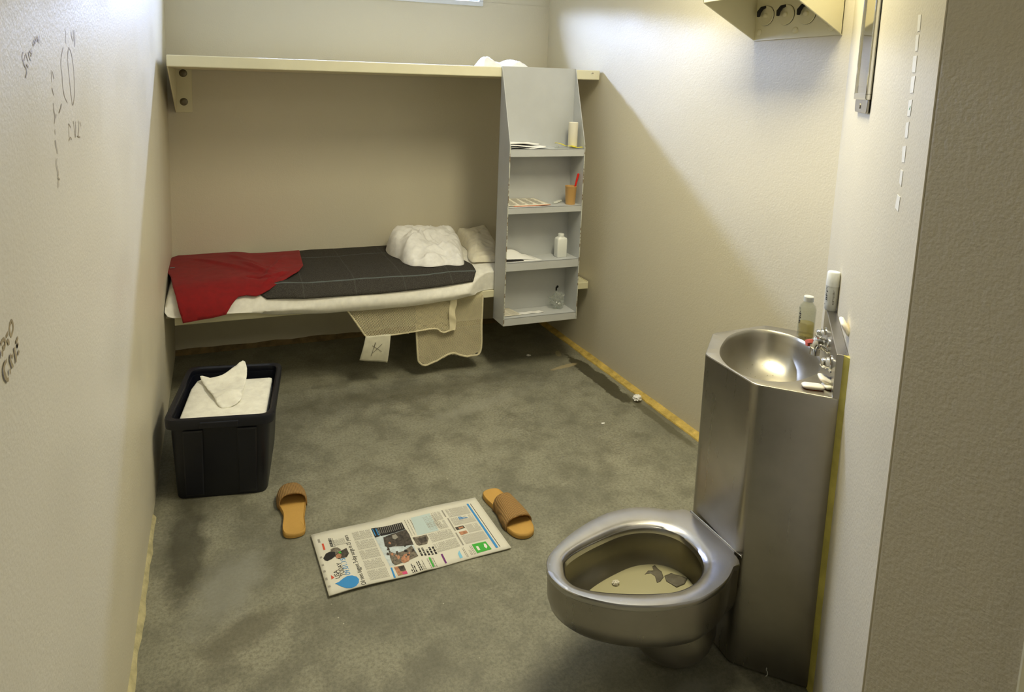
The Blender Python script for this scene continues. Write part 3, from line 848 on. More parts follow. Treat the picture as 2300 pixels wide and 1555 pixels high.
# second shelf
x_b = x0 + .008
bl_ = [(s0, s0 + random.uniform(.12, .2), t_) for t_ in [i * .045 + .05 for i in range(20)] for s0 in (.06, .28, .50, .72)]
bkl = sheet_thing('form_booklet', [(x_b - .006, yf + .008), (x_b + .252, yf + .006), (x_b + .208, yb - .002), (x_b - .004, yb)], Z2, (.006, .008, .024, .026), M['paper2'], 'printed form booklet with an orange back cover on the second shelf', 'booklet', .003, None, bl_)
ocv = MB(); ocv.grid(lambda s_, t_: V((x_b + .03 + .225 * s_ - .04 * t_ * s_, yf + .004 + (yb - yf - .01) * t_, Z2 + .0035 + .003 * s_ + .016 * t_)), 8, 6); ocv.build('back_cover', M['orange'], bkl, solid=.0015, off=1)
sheet_thing('paper_sheet', [(x_b - .006, yf), (x_b + .19, yf - .002), (x_b + .18, yb), (x_b - .004, yb)], Z2, (.001,) * 4, M['paper'], 'loose white sheet under the form booklet on the second shelf', 'paper', .001)
cu = ony(1279, 457, -.778)
cup = MB(); cup.lathe([(.001, .0), (.0255, .0), (.027, .004), (.0325, .100), (.034, .102), (.034, .106), (.031, .106), (.0300, .1), (.0255, .008), (.001, .006)], (cu.x, -.786, Z2 + .0005), n=32)
tag(cup.build('plastic_cup', M['tan']), 'tan plastic cup holding a red toothbrush on the second shelf', 'cup')
tb = MB(); tp = ony(1302, 391, -.795); tp.x = min(tp.x, 2.1925); bq = V((cu.x + .006, -.784, Z2 + .012))
tb.tube([bq, bq.lerp(tp, .5), bq.lerp(tp, .8), tp, tp + (tp - bq).normalized() * .004], [.0035, .0045, .006, .0066, .003], 10)
tag(tb.build('toothbrush', M['redp']), 'red toothbrush leaning in the tan cup', 'toothbrush')
for k, (du, dv) in enumerate(((1248, 451), (1253, 446), (1258, 441))):
    c = ony(du, dv, -.76 + .02 * k)
    q = MB(); q.lathe([(.001, 0), (.0065, .0), (.007, .004), (.007, .030), (.004, .034), (.001, .034)], (c.x - .018, -.745 + .022 * k - .02, Z2 + .0075), (1, .25, .0), 12)
    tag(q.build('plastic_packet', M['softwhite']), ['front clear packet beside the tan cup', 'middle clear packet beside the tan cup', 'rear clear packet beside the tan cup'][k], 'packet', 'clear packets beside the cup')
# third shelf
def curl3(s_, t_): return V((0, 0, .030 * max(0, math.sin(PI * min(1, s_ * 1.15))) * t_ ** 1.2 + .006 * (1 - s_) * t_))
sheet_thing('paper_sheet', [(x0, yf + .004), (x0 + .228, yf + .006), (x0 + .20, yb), (x0, yb)], Z3, (.001, .001, .001, .001), M['paper'], 'flat white sheet on the third shelf under the curled envelope', 'paper', .001)
sheet_thing('envelope', [(x0, yf + .030), (x0 + .20, yf + .030), (x0 + .175, yb - .006), (x0, yb - .006)], Z3, (.012, .003, .010, .012), M['paper'], 'curled white envelope above the black comb on the third shelf', 'envelope', .001, curl3)
cb = MB(); cb.box((x0 + .004, yf + .008, Z3 + .0035), (x0 + .112, yf + .022, Z3 + .007))
for i in range(26): cb.box((x0 + .006 + i * .004, yf + .022, Z3 + .004), (x0 + .008 + i * .004, yf + .034, Z3 + .0065))
tag(cb.build('comb', M['ink'], None, smooth=False), 'black plastic comb lying on the white sheet of the third shelf', 'comb')
bt = thing('white_bottle', 'square white plastic bottle with a screw cap on the third shelf', 'bottle', (2.105, -.765, Z3))
c = ony(1261, 572, -.778); bx = c.x; by = -.764
bmb = MB()
def rect_ring(hx, hy, z, r):
    return [V((bx + p.x, by + p.y, z)) for p in round_poly([(-hx, -hy), (hx, -hy), (hx, hy), (-hx, hy)], r, 4)]
bmb.loft([rect_ring(.029, .021, Z3 + .0005, .006), rect_ring(.0315, .023, Z3 + .004, .008), rect_ring(.0315, .023, Z3 + .102, .008), rect_ring(.029, .021, Z3 + .112, .010), rect_ring(.016, .015, Z3 + .118, .012), rect_ring(.0145, .0145, Z3 + .128, .012)], True, True, True)
bmb.build('bottle_body', M['whitep'], bt, angle=50)
cp = MB(); cp.lathe([(.001, 0), (.0175, 0), (.0175, .013), (.016, .015), (.001, .015)], (bx, by, Z3 + .121), n=24); cp.build('screw_cap', M['whitep'], bt)
# bottom shelf
l4 = [(s0, s0 + .4, t_) for t_ in [i * .075 + .06 for i in range(12)] for s0 in (.05, .52)]
sheet_thing('leaflet', [(x0, yf + .020), (x0 + .12, yf + .024), (x0 + .085, yb), (x0, yb)], Z4, (.004, .003, .010, .012), M['paper2'], 'printed leaflet at the left end of the bottom shelf', 'leaflet', .0012, None, l4)
sheet_thing('paper_strip', [(x0 + .08, yf + .024), (x0 + .265, yf + .028), (x0 + .25, yf + .060), (x0 + .10, yf + .058)], Z4, (.0015,) * 4, M['paper'], 'narrow white paper strip lying on the bottom shelf', 'paper', .001, lambda s, t: V((0, 0, .003 * math.sin(s * 8) ** 2)), [(.1, .55, .3), (.6, .75, .45)])
bgc = ony(1252, 690, -.755)
crumple('plastic_bag', (bgc.x + .002, -.745, Z4), .043, M['film'], 'crumpled clear plastic bag on the bottom shelf', 'plastic bag', (.95, .7, 1.0), 11, 4, .55)

# ------------------------------------------------------------------ storage tote with towels
BC, BR = V((.2775, -1.2875)), math.radians(-9)
def bin_ring(hx, hy, z, r, n=6):
    ca, sa = math.cos(BR), math.sin(BR)
    return [V((BC.x + p.x * ca - p.y * sa, BC.y + p.x * sa + p.y * ca, z)) for p in round_poly([(-hx, -hy), (hx, -hy), (hx, hy), (-hx, hy)], r, n)]
to = thing('storage_tote', 'navy plastic storage tote of white towels beside the left wall', 'tote', (BC.x, BC.y, 0))
tm = MB()
tm.loft([bin_ring(.160, .200, .004, .03), bin_ring(.168, .208, .0, .035), bin_ring(.172, .212, .006, .04), bin_ring(.186, .229, .29, .045), bin_ring(.187, .230, .318, .045), bin_ring(.178, .221, .318, .04), bin_ring(.166, .206, .012, .035), bin_ring(.150, .19, .009, .03)], True, True, True)
tm.build('tub', M['navy'], to, angle=40)
rm = MB(); rm.loft([bin_ring(.186, .229, .306, .045), bin_ring(.203, .247, .306, .05), bin_ring(.205, .249, .335, .05), bin_ring(.202, .246, .343, .05), bin_ring(.190, .233, .345, .045), bin_ring(.183, .226, .340, .045), bin_ring(.181, .224, .318, .045), bin_ring(.186, .229, .306, .045)], True)
rm.build('rim', M['navy'], to, angle=40)
ca, sa = math.cos(BR), math.sin(BR)
Mb = Matrix(((ca, -sa, 0, BC.x), (sa, ca, 0, BC.y), (0, 0, 1, 0), (0, 0, 0, 1)))
for sy in (-1, 1):
    hd = MB(); y0, y1 = sorted((sy * .244, sy * .253)); hd.box((-.072, y0, .306), (.072, y1, .333), Mb); hd.build('handle', M['navy'], to, bevel=.004, smooth=False)
for sx in (-.10, .10):
    rb = MB()
    for s_ in (-1, 1): pass
    rb.add([Mb @ V(p) for p in ((sx - .035, -.2135, .012), (sx + .035, -.2135, .012), (sx + .037, -.2345, .292), (sx - .037, -.2345, .292), (sx - .03, -.2175, .02), (sx + .03, -.2175, .02), (sx + .032, -.2365, .285), (sx - .032, -.2365, .285))], [(4, 5, 6, 7), (0, 1, 5, 4), (1, 2, 6, 5), (2, 3, 7, 6), (3, 0, 4, 7)])
    rb.build('panel_rib', M['navy'], to, smooth=False)
# towels
tw = thing('folded_towel', 'thick folded white terry towel filling the navy tote', 'towel', (BC.x, BC.y, .012))
tt = MB()
tp_ = [(-.158, -.204), (.158, -.202), (.168, -.16), (.168, .148), (.06, .148), (-.10, .165), (-.152, .160), (-.164, .08)]
def tring(poly, k, z, wob=0.0):
    out = []
    for p in round_poly([V(q) for q in poly], .010, 5):
        q = V((p.x * k, p.y * k)); out.append(Mb @ V((q.x, q.y, z + wob * fbm((q.x * 9, q.y * 9, 1)))))
    return out
tt.loft([tring(tp_, .86, .0135), tring(tp_, .93, .12), tring(tp_, .97, .24), tring(tp_, 1.0, .272), tring(tp_, .995, .283), tring(tp_, .965, .288), tring(tp_, .99, .292), tring(tp_, 1.0, .301), tring(tp_, .99, .313, .004), tring(tp_, .95, .317, .006), tring(tp_, .6, .318, .010), tring(tp_, .2, .317, .008)], True, True, True)
tt.build('towel_body', M['towel'], tw, angle=60)
wc = MB()
fu = [V(p) for p in crop([(395, 262), (430, 330), (480, 400), (530, 470), (570, 490), (650, 475), (710, 440), (720, 400), (740, 330), (765, 205), (738, 152), (640, 210), (570, 250), (470, 268)], 340, 780, 3.534)]
fu = smooth_poly(fu, 3)
pw = [onz(p.x, p.y, .315) for p in fu]
pts, tris = fill([V((p.x, p.y)) for p in pw], .010)
vs = []
for p in pts:
    hh = .006 + .008 * fbm((p.x * 14, p.y * 14, 6))
    # the far end is folded up into a raised flap
    e = max(0, min(1, (p.y + 1.20) / .26)); e = e * e * (3 - 2 * e)
    hh += .058 * e + .020 * math.exp(-((p.y + 1.30) / .04) ** 2) * math.exp(-((p.x - .28) / .07) ** 2)
    vs.append(V((p.x - .01 * e, p.y - .080 * e, .319 + hh)))
wc.add(vs, tris)
tag(wc.build('washcloth', M['towel'], None, solid=.0035, off=-1, angle=80), 'white washcloth with a flipped corner lying on the folded towel', 'washcloth')

# ------------------------------------------------------------------ slippers
def slipper(heel, toe, label, mirror, s0, s1, arch):
    heel, toe = V(heel), V(toe); ax = (toe - heel); L_ = ax.length; ax.normalize(); sd = V((ax.y, -ax.x)) * mirror
    t = thing('slipper', label, 'slipper', (heel.x, heel.y, 0), 'pair of tan slippers on the floor')
    prof = [(0, 0.0, 0.0), (.02, -.026, .026), (.07, -.038, .038), (.18, -.041, .041), (.32, -.036, .041), (.45, -.034, .046), (.58, -.042, .052), (.70, -.050, .054), (.82, -.050, .051), (.91, -.043, .043), (.97, -.028, .028), (1.0, 0, 0)]
    def P(a, b, z): q = heel + ax * (a * L_) + sd * b; return V((q.x, q.y, z))
    outl = [P(a, l, 0) for a, l, r_ in prof[1:-1]] + [P(1, 0, 0)] + [P(a, r_, 0) for a, l, r_ in prof[1:-1][::-1]] + [P(0, 0, 0)]
    outl = smooth_poly(outl, 4)
    cen = sum(outl, V((0, 0, 0))) / len(outl)
    def ring(k, z): return [V((cen.x + (p.x - cen.x) * k, cen.y + (p.y - cen.y) * k, z)) for p in outl]
    so = MB(); so.loft([ring(.95, 0), ring(.995, .003), ring(1.0, .012), ring(.99, .018), ring(.965, .0205), ring(.94, .019), ring(.90, .0165), ring(.5, .0165)], True, True, True)
    so.build('sole', M['sole'], t, angle=50)
    st = MB()
    def wid(a):
        for (a0, l0, r0), (a1, l1, r1) in zip(prof, prof[1:]):
            if a <= a1: k = (a - a0) / (a1 - a0); return l0 + (l1 - l0) * k, r0 + (r1 - r0) * k
        return 0, 0
    def sf(inset):
        def fn(s_, q):
            a = s0 + (s1 - s0) * s_
            l, r_ = wid(a); l -= .003 - inset; r_ += .003 - inset
            th_ = PI * q; mid = (l + r_) / 2; hw = (r_ - l) / 2
            hgt = (arch * (.78 + .22 * (1 - s_)) - inset)
            zz = .004 + hgt * max(0, math.sin(th_)) ** .62
            return P(a, mid - hw * math.copysign(abs(math.cos(th_)) ** .8, math.cos(th_)), zz)
        return fn
    st.grid(sf(0.0), 14, 26)
    st.build('strap', [M['weave']], t, solid=.005, off=0, angle=70)
    return t
slipper((.487, -1.832), (.500, -1.548), 'tan slipper left of the newspaper, strap at its far end', 1, .62, .93, .058)
slipper((1.256, -1.790), (1.285, -2.085), 'tan slipper right of the newspaper, its open toe pointing towards the toilet', -1, .36, .78, .058)

# ------------------------------------------------------------------ newspaper
NO = V((.5571, -2.1444)); NTH = .0486; NWD, NLN = .305, .6479
NU = V((math.cos(NTH), math.sin(NTH))); NVv = V((-math.sin(NTH), math.cos(NTH)))
def page(s_, t_, lift=0.0):
    """s across the page (0 near edge, 1 far edge), t down the page (0 masthead end)"""
    q = NO + NU * (t_ * NLN) + NVv * (s_ * NWD)
    z = .0085 + .0022 * math.sin(t_ * 9 + s_ * 2) * .6 + .004 * math.exp(-((t_ - .5) / .05) ** 2) + .003 * (1 - s_) * math.sin(t_ * 5 + 1)
    q = q + NVv * (.002 * math.sin(t_ * 11))
    return V((q.x, q.y, max(.004, z) + lift))
def pg(u, v):
    p = onz(u, v, .009); d = V((p.x, p.y)) - NO
    return d.dot(NVv) / NWD, d.dot(NU) / NLN
nwp = thing('newspaper', 'folded daily newspaper lying front page up between the slippers', 'newspaper', (NO.x, NO.y, 0))
sh = MB(); sh.grid(lambda a, b: page(a, b), 12, 40)
M['newsprint'] = basic('newsprint', (214, 211, 198), .85, vary=.03)
sh.build('page_stack', M['newsprint'], nwp, solid=.004, off=1, angle=60, recalc=False)
PM = [basic('print_black', (34, 32, 32), .8, vary=0), basic('print_grey', (150, 146, 136), .8, vary=0), basic('print_blue', (58, 140, 206), .8, vary=0), basic('print_green', (66, 168, 62), .8, vary=0),
      basic('print_purple', (108, 44, 116), .8, vary=0), basic('print_red', (206, 78, 52), .8, vary=0), basic('print_dark_photo', (70, 64, 58), .8, vary=.6, vscale=90), basic('print_sky_photo', (190, 200, 204), .8, vary=.2, vscale=60),
      basic('print_skin_photo', (178, 128, 98), .8, vary=.35, vscale=90), basic('print_pale_blue', (186, 202, 202), .8, vary=0), basic('print_pink', (206, 76, 122), .8, vary=0), basic('print_white', (226, 224, 216), .8, vary=0), basic('print_light_blue', (130, 190, 220), .8, vary=0), basic('print_mid_photo', (112, 104, 92), .8, vary=.7, vscale=120)]
ink = MB()
def rect(s0, t0, s1, t1, m, lift=.0006, n=None):
    ink.cur = m
    s0, s1 = sorted((s0, s1)); t0, t1 = sorted((t0, t1))
    ns = max(1, int((s1 - s0) * 10)); nt = max(1, int((t1 - t0) * 30))
    ink.grid(lambda a, b: page(s0 + (s1 - s0) * a, t0 + (t1 - t0) * b, lift), ns, nt)
def prect(a, b, m, lift=.0006):
    s0, t0 = pg(*a); s1, t1 = pg(*b); rect(s0, t0, s1, t1, m, lift)
def ppoly(pts, m, lift=.0009):
    ink.cur = m; q = [pg(*p) for p in pts]
    pts2, tris = fill([V(p) for p in q], .02)
    ink.add([page(p.x, p.y, lift) for p in pts2], tris)
def textlines(s0, t0, s1, t1, m=1, pitch=.0054, dens=.85, wgt=.45):
    ink.cur = m; s0, s1 = sorted((s0, s1)); t0, t1 = sorted((t0, t1))
    t_ = t0
    while t_ < t1 - pitch * .5:
        s_ = s0
        end = s1 if random.random() < dens else s0 + (s1 - s0) * random.uniform(.4, .9)
        while s_ < end:
            w_ = min(end - s_, random.uniform(.012, .04))
            ink.add([page(s_, t_, .0005), page(s_ + w_, t_, .0005), page(s_ + w_, t_ + pitch * wgt, .0005), page(s_, t_ + pitch * wgt, .0005)], [(0, 1, 2, 3)])
            s_ += w_ + .008
        t_ += pitch
def letters(txt, s_, t_, size, m, width=None, lift=.0008):
    """flat lettering: reads along +s, its top towards t = 0"""
    cu_ = bpy.data.curves.new('lettering', 'FONT'); cu_.body = txt; cu_.size = 1; cu_.resolution_u = 3
    ob = bpy.data.objects.new('lettering', cu_); COL.objects.link(ob)
    dg_ = bpy.context.evaluated_depsgraph_get(); me = ob.evaluated_get(dg_).to_mesh()
    xs = [v.co.x for v in me.vertices]; sx = size
    if width: sx = width * NWD / (max(xs) - min(xs))
    ink.cur = m
    ink.add([page(s_ + (v.co.x - min(xs)) * sx / NWD, t_ - v.co.y * size / NLN, lift) for v in me.vertices], [list(p.vertices) for p in me.polygons])
    ob.evaluated_get(dg_).to_mesh_clear(); bpy.data.objects.remove(ob); bpy.data.curves.remove(cu_)
z6 = lambda a, b: (680 + a / 8.64, 1180 + b / 8.64)
z7 = lambda a, b: (840 + a / 7.19, 1110 + b / 7.19)
# masthead
s_, t_ = pg(*z6(735, 1050)); letters('USA', s_ + .005, t_, .0235, 0, .125)
s_, t_ = pg(*z6(835, 1005)); letters('TODAY', s_ + .005, t_, .0235, 0, .21)
s_, t_ = pg(*z6(935, 985)); letters('09.01.15', s_ + .005, t_, .024, 2, .27)
ppoly([z6(*p) for p in ((625, 1158), (700, 1130), (790, 1060), (870, 1015), (960, 1005), (1050, 1030), (1095, 1080), (1090, 1150), (1040, 1215), (950, 1255), (850, 1255), (740, 1215), (670, 1175))], 2)
ppoly([z6(*p) for p in ((548, 990), (575, 1010), (615, 1038), (560, 1075))], 5)
ppoly([z6(*p) for p in ((368, 375), (405, 370), (440, 490), (405, 500))], 5)
ppoly([z6(*p) for p in ((540, 490), (600, 455), (680, 450), (740, 490), (745, 560), (640, 620), (560, 560))], 13)
ppoly([z6(*p) for p in ((400, 660), (450, 570), (540, 530), (630, 540), (640, 620), (560, 680), (480, 715), (430, 700))], 0, .001)
ppoly([z6(*p) for p in ((620, 620), (700, 540), (850, 460), (900, 570), (860, 640), (700, 680))], 6, .001)
ppoly([z6(*p) for p in ((640, 610), (700, 570), (760, 600), (740, 660), (660, 670))], 8, .0012)
ppoly([z6(*p) for p in ((690, 540), (740, 530), (755, 565), (710, 575))], 3, .0013)
for a, b, w_ in ((290, 310, .045), (330, 640, .02), (365, 790, .02), (395, 910, .022), (430, 1055, .026), (490, 1205, .02)):
    s_, t_ = pg(*z6(a, b)); rect(s_ - w_, t_, s_ + w_ * .4, t_ + .012, 1)
for a in (490, 520, 560): 
    s1_, t_ = pg(*z6(a, 275)); s0_, _ = pg(*z6(a + 60, 440)); textlines(s0_, t_, s1_, t_ + .010, 0 if a < 550 else 1, .01, 1, .7)
s0_, t0_ = pg(*z6(640, 420)); s1_, t1_ = pg(*z6(730, 270)); textlines(s0_, t0_, s1_, t1_ + .02, 1)
# headline
s0_, ta = pg(*z6(1235, 1175)); s1_, tb_ = pg(*z6(905, 190))
letters('Oil sees biggest 3-day surge in 25 years', s0_, ta, .0215, 0, s1_ - s0_)
# columns under the headline
for a, b in ((.04, .19), (.21, .36), (.38, .53), (.55, .70), (.72, .87)): textlines(a, .216, b, .318)
# main photograph
ppoly([z6(*p) for p in ((1325, 60), (1930, 0), (2050, 180), (2240, 605), (1790, 770), (1690, 800), (1400, 240))], 7, .0005)
ppoly([z6(*p) for p in ((1560, 230), (1700, 170), (2000, 95), (2060, 180), (2150, 390), (1990, 400), (1780, 400), (1650, 430), (1590, 400))], 6, .0008)
ppoly([z6(*p) for p in ((1700, 640), (1660, 500), (1800, 540), (1980, 480), (2110, 400), (2240, 605), (1790, 775), (1730, 730))], 13, .0008)
ppoly([z6(*p) for p in ((1900, 640), (1960, 560), (2080, 530), (2060, 690), (1960, 730), (1910, 700))], 8, .001)
ppoly([z6(*p) for p in ((1820, 610), (1860, 570), (1890, 620), (1850, 660))], 8, .001)
ppoly([z6(*p) for p in ((1730, 190), (1800, 170), (1850, 230), (1790, 270), (1740, 250))], 1, .001)
for k in range(26):
    a, b = random.uniform(1600, 2150), random.uniform(200, 700); r_ = random.uniform(14, 38)
    if b > 230 + (a - 1600) * .75: pass
    ppoly([z6(a + r_ * math.cos(i) * random.uniform(.6, 1.2), b + r_ * math.sin(i) * random.uniform(.6, 1.2)) for i in (0, 1, 2, 3, 4, 5)] if 200 + (a - 1600) * .1 < b < 640 else [(z6(1800, 320)), z6(1830, 320), z6(1830, 350)], random.choice((0, 6, 13, 8, 6, 13)), .0011 + k * .00002)
ppoly([z6(*p) for p in ((1325, 60), (1430, 42), (1500, 205), (1405, 240))], 0, .0012)
ppoly([z6(*p) for p in ((1435, 42), (1920, -38), (1990, 95), (1510, 205))], 0, .001)
for i in range(13):
    a = 1460 + i * 36
    ppoly([z6(a, 50 - i * 6.5), z6(a + 9, 48 - i * 6.5), z6(a + 50, 160 - i * 7), z6(a + 41, 162 - i * 7)], 1, .0014)
for i in range(2): ppoly([z6(1345 + 60 * i, 75 - 10 * i), z6(1362 + 60 * i, 70 - 10 * i), z6(1420 + 60 * i, 200 - 10 * i), z6(1403 + 60 * i, 205 - 10 * i)], 2, .0014)
# left rail under the photo
ppoly([z6(*p) for p in ((1700, 830), (1730, 822), (1805, 1020), (1770, 1030))], 2)
ppoly([z6(*p) for p in ((1765, 810), (1960, 765), (2030, 935), (1850, 985))], 8, .0006)
ppoly([z6(*p) for p in ((1840, 800), (1960, 770), (2000, 870), (1900, 890))], 6, .0009)
ppoly([z6(*p) for p in ((1920, 910), (2010, 880), (2035, 935), (1950, 955))], 10, .001)
for a in range(0, 14):
    A, B = z7(540 + a * 32, 1140 - a * 10), z7(625 + a * 30, 1270 - a * 8)
    if a in (3, 8, 9): continue
    s0_, t0_ = pg(*B); s1_, _ = pg(*A); textlines(s0_, t0_, s1_ , t0_ + .009, 0 if a < 6 else 1, .009, .7, .6)
ppoly([z7(*p) for p in ((880, 1020), (905, 1015), (978, 1165), (950, 1175))], 3)
ppoly([z7(*p) for p in ((1080, 968), (1108, 960), (1182, 1105), (1155, 1115))], 4)
ppoly([z7(*p) for p in ((1360, 960), (1380, 910), (1440, 1020), (1395, 1040))], 12)
for k in range(5):
    A, B = z7(725 + k * 62, 870 - k * 8), z7(775 + k * 58, 1000 - k * 9)
    s0_, t0_ = pg(*B); s1_, _ = pg(*A); textlines(s0_, t0_ - .004, s1_, t0_ + .010, 0, .014, .6, .8)
# pale blue panel, small photo, columns to the right of the big photo
ppoly([z7(*p) for p in ((590, 390), (900, 320), (1050, 590), (700, 670))], 9, .0005)
for k in range(3):
    A, B = z7(500 + k * 45, 425 - k * 10), z7(610 + k * 45, 680 - k * 12)
    s0_, t0_ = pg(*B); s1_, _ = pg(*A); textlines(s0_, t0_, s1_, t0_ + .007, 1, .007, 1, .6)
for A, B in (((650, 540), (1040, 430)), ((620, 500), (960, 340))):
    s0_, t0_ = pg(*z7(A[0] + 60, A[1] + 100)); s1_, t1_ = pg(*z7(*B)); textlines(s0_, min(t0_, t1_), s1_, max(t0_, t1_), 1, .0075, .9, .3)
ppoly([z7(*p) for p in ((620, 710), (850, 655), (885, 720), (860, 800), (730, 835), (690, 825))], 13, .0008)
ppoly([z7(*p) for p in ((700, 720), (840, 690), (860, 760), (760, 800))], 6, .0011)
for a, b, c_, d_ in ((.21, .36, .612, .745), (.385, .535, .612, .745), (.56, .70, .690, .745), (.72, .875, .690, .745)): textlines(a, c_, b, d_)
for A, B in (((1310, 600), (1180, 400)), ((1440, 830), (1310, 630)), ((1150, 380), (1090, 270))):
    s0_, t0_ = pg(*z7(*A)); s1_, t1_ = pg(*z7(*B)); rect(s0_, (t0_ + t1_) / 2, s1_, (t0_ + t1_) / 2 + .008, 1)
# stories below the rule
for a, b, c_, d_ in ((.22, .37, .780, .915), (.39, .535, .835, .915), (.56, .70, .780, .915), (.72, .88, .780, .915)): textlines(a, c_, b, d_)
for i, hh in enumerate((50, 46, 40, 30, 24, 18, 16, 12)):
    a, b = 1380 + i * 18, 418 - i * 5
    ppoly([z7(a, b), z7(a + 12, b - 3), z7(a + 12 - hh * .5, b - hh), z7(a - hh * .5, b - hh + 3)], 2)
ppoly([z7(*p) for p in ((1310, 545), (1440, 510), (1475, 545), (1345, 590))], 6); ppoly([z7(*p) for p in ((1360, 545), (1430, 525), (1450, 545), (1380, 570))], 8, .001)
ppoly([z7(*p) for p in ((1370, 620), (1490, 588), (1520, 630), (1410, 668))], 8)
ppoly([z7(*p) for p in ((1580, 815), (1800, 762), (1900, 885), (1670, 955))], 3)
ppoly([z7(*p) for p in ((1645, 850), (1680, 840), (1720, 900), (1685, 912))], 11, .0012)
ppoly([z7(*p) for p in ((1770, 800), (1800, 800), (1830, 840), (1820, 880), (1780, 850))], 11, .0012)
ppoly([z7(*p) for p in ((1490, 155), (1520, 150), (2005, 855), (1968, 865))], 2)
ppoly([z7(*p) for p in ((1550, 150), (1558, 148), (2038, 845), (2030, 848))], 0, .0006)
for A, B in (((1520, 1010), (1420, 870)), ((1590, 980), (1560, 900)), ((1640, 970), (1560, 830))):
    s0_, t0_ = pg(*z7(*A)); s1_, t1_ = pg(*z7(*B)); textlines(min(s0_, s1_), t0_ - .005, max(s0_, s1_), t0_ + .010, 1, .0075)
ink.build('printing', PM, nwp, smooth=False, recalc=False)

# ------------------------------------------------------------------ floor scraps
c = onz(1431, 902, .0); crumple('paper_scrap', (c.x, c.y, 0), .022, M['paper'], 'crumpled white paper scrap on the floor by the yellowed base strip', 'scrap', (1, .9, .7), 2, 3)
c = onz(1355, 953, .0); crumple('paper_scrap', (c.x, c.y, 0), .010, M['paper'], 'tiny white paper crumb in the middle of the bare floor', 'scrap', (1, .7, .4), 5, 2)
c = onz(1187, 800, .0); crumple('paper_scrap', (c.x, c.y, 0), .013, M['paper'], 'tiny white paper crumb on the dark floor under the bunk', 'scrap', (1, .7, .4), 8, 2)

# ------------------------------------------------------------------ combination sink and toilet
SZ = .8445; SEAT = .3385
co = thing('sink_toilet_unit', 'stainless steel combination sink and toilet in the right-hand corner', 'sink toilet', (FO.x, FO.y, 0))
PB, PA, PL, PK = V((1.6025, -2.7330)), V((1.6155, -2.5260)), V((1.762, -2.392)), V((1.990, -2.3815))
PE, PD = wn(0, -.002).xy, wn(.50, -.002).xy
cab2 = [PE, PB, PA, PL, PK, PD]
cabr = round_poly(cab2, .014, 5)
CCEN = V((1.80, -2.58)); NS = 160
ring0 = by_angle(cabr, CCEN, NS)
def off_ring(rg, k): return [p + (CCEN - p).normalized() * k for p in rg]
cb = MB()
cb.loft([[V((p.x, p.y, z)) for p in rg] for rg, z in ((off_ring(ring0, .001), .006), (ring0, .01), (ring0, SZ - .004))], True, True, False)
cb.build('cabinet', M['steel'], co, angle=25)
sk = [(1.667, -2.529), (1.718, -2.482), (1.793, -2.43), (1.858, -2.408), (1.915, -2.402), (1.955, -2.418), (1.985, -2.452), (2.000, -2.495), (1.996, -2.535), (1.978, -2.58), (1.952, -2.62), (1.92, -2.66), (1.882, -2.695), (1.83, -2.727), (1.762, -2.745), (1.717, -2.748), (1.677, -2.738), (1.645, -2.720), (1.622, -2.695), (1.613, -2.66), (1.618, -2.62), (1.637, -2.572)]
skr = by_angle(smooth_poly(sk, 5), CCEN, NS)
# keep the bowl opening clear of the cabinet edge
skr = [p if (q - CCEN).length - (p - CCEN).length > .008 else CCEN + (p - CCEN).normalized() * ((q - CCEN).length - .008) for p, q in zip(skr, ring0)]
bs_ = MB()
def bring(k, z): return [V((CCEN.x + (p.x - CCEN.x) * k, CCEN.y + (p.y - CCEN.y) * k, z)) for p in skr]
bs_.loft([[V((p.x, p.y, SZ - .004)) for p in ring0], [V((p.x, p.y, SZ - .001)) for p in off_ring(ring0, .0012)], [V((p.x, p.y, SZ)) for p in off_ring(ring0, .003)], bring(1.005, SZ), bring(.99, SZ - .003), bring(.97, SZ - .010), bring(.945, SZ - .030), bring(.90, SZ - .058), bring(.82, SZ - .085), bring(.68, SZ - .108), bring(.5, SZ - .122), bring(.3, SZ - .129), bring(.1, SZ - .131), bring(.02, SZ - .131)], True, False, True)
bas = bs_.build('basin', M['steelbowl'], co, angle=30)
dr = MB(); dr.lathe([(.001, 0), (.026, 0), (.026, .002), (.02, .003), (.018, .001), (.001, .001)], (CCEN.x, CCEN.y, SZ - .1315), n=24); dr.build('drain', M['chrome'], bas)
wd = MB()
for k in range(70):
    a, rr = random.uniform(0, 2 * PI), random.uniform(.25, .85)
    i = int(a / (2 * PI) * NS) % NS; p = CCEN + (skr[i] - CCEN) * rr
    zz = SZ - .131 + .046 * max(0, (rr - .3) / .52) ** 1.8
    r_ = random.uniform(.0012, .0026)
    wd.lathe([(r_, -.0004), (r_ * .8, r_ * .5), (r_ * .3, r_ * .8)], (p.x, p.y, zz + .001), n=6)
wo = wd.build('water_drops', M['glass'], bas); wo['kind'] = 'stuff'
# backsplash
bp = MB(); BT = SZ + .118
bp.prism([wn(0, -.028, SZ - .002), wn(0, -.001, SZ - .002), wn(0, -.001, BT), wn(0, -.028, BT)], WV * .44)
bp.build('backsplash', M['steel'], co, bevel=.002, smooth=False)
# sealant along the wall contact
se = MB(); rings = []
for i in range(41):
    z = BT * i / 40 if i < 40 else BT; k = 1 + .35 * fbm((1, 2, z * 7))
    rings.append([wn(.004, -.014, z), wn(-.004 * k, -.010, z), wn(-.013 * k, -.003, z), wn(-.018 * k, .002, z), wn(.004, .002, z)])
se.loft(rings, True, True, True); se.build('sealant_bead', basic('yellow_sealant', (196, 186, 96), .5, vary=.2, vscale=20), co, angle=60)
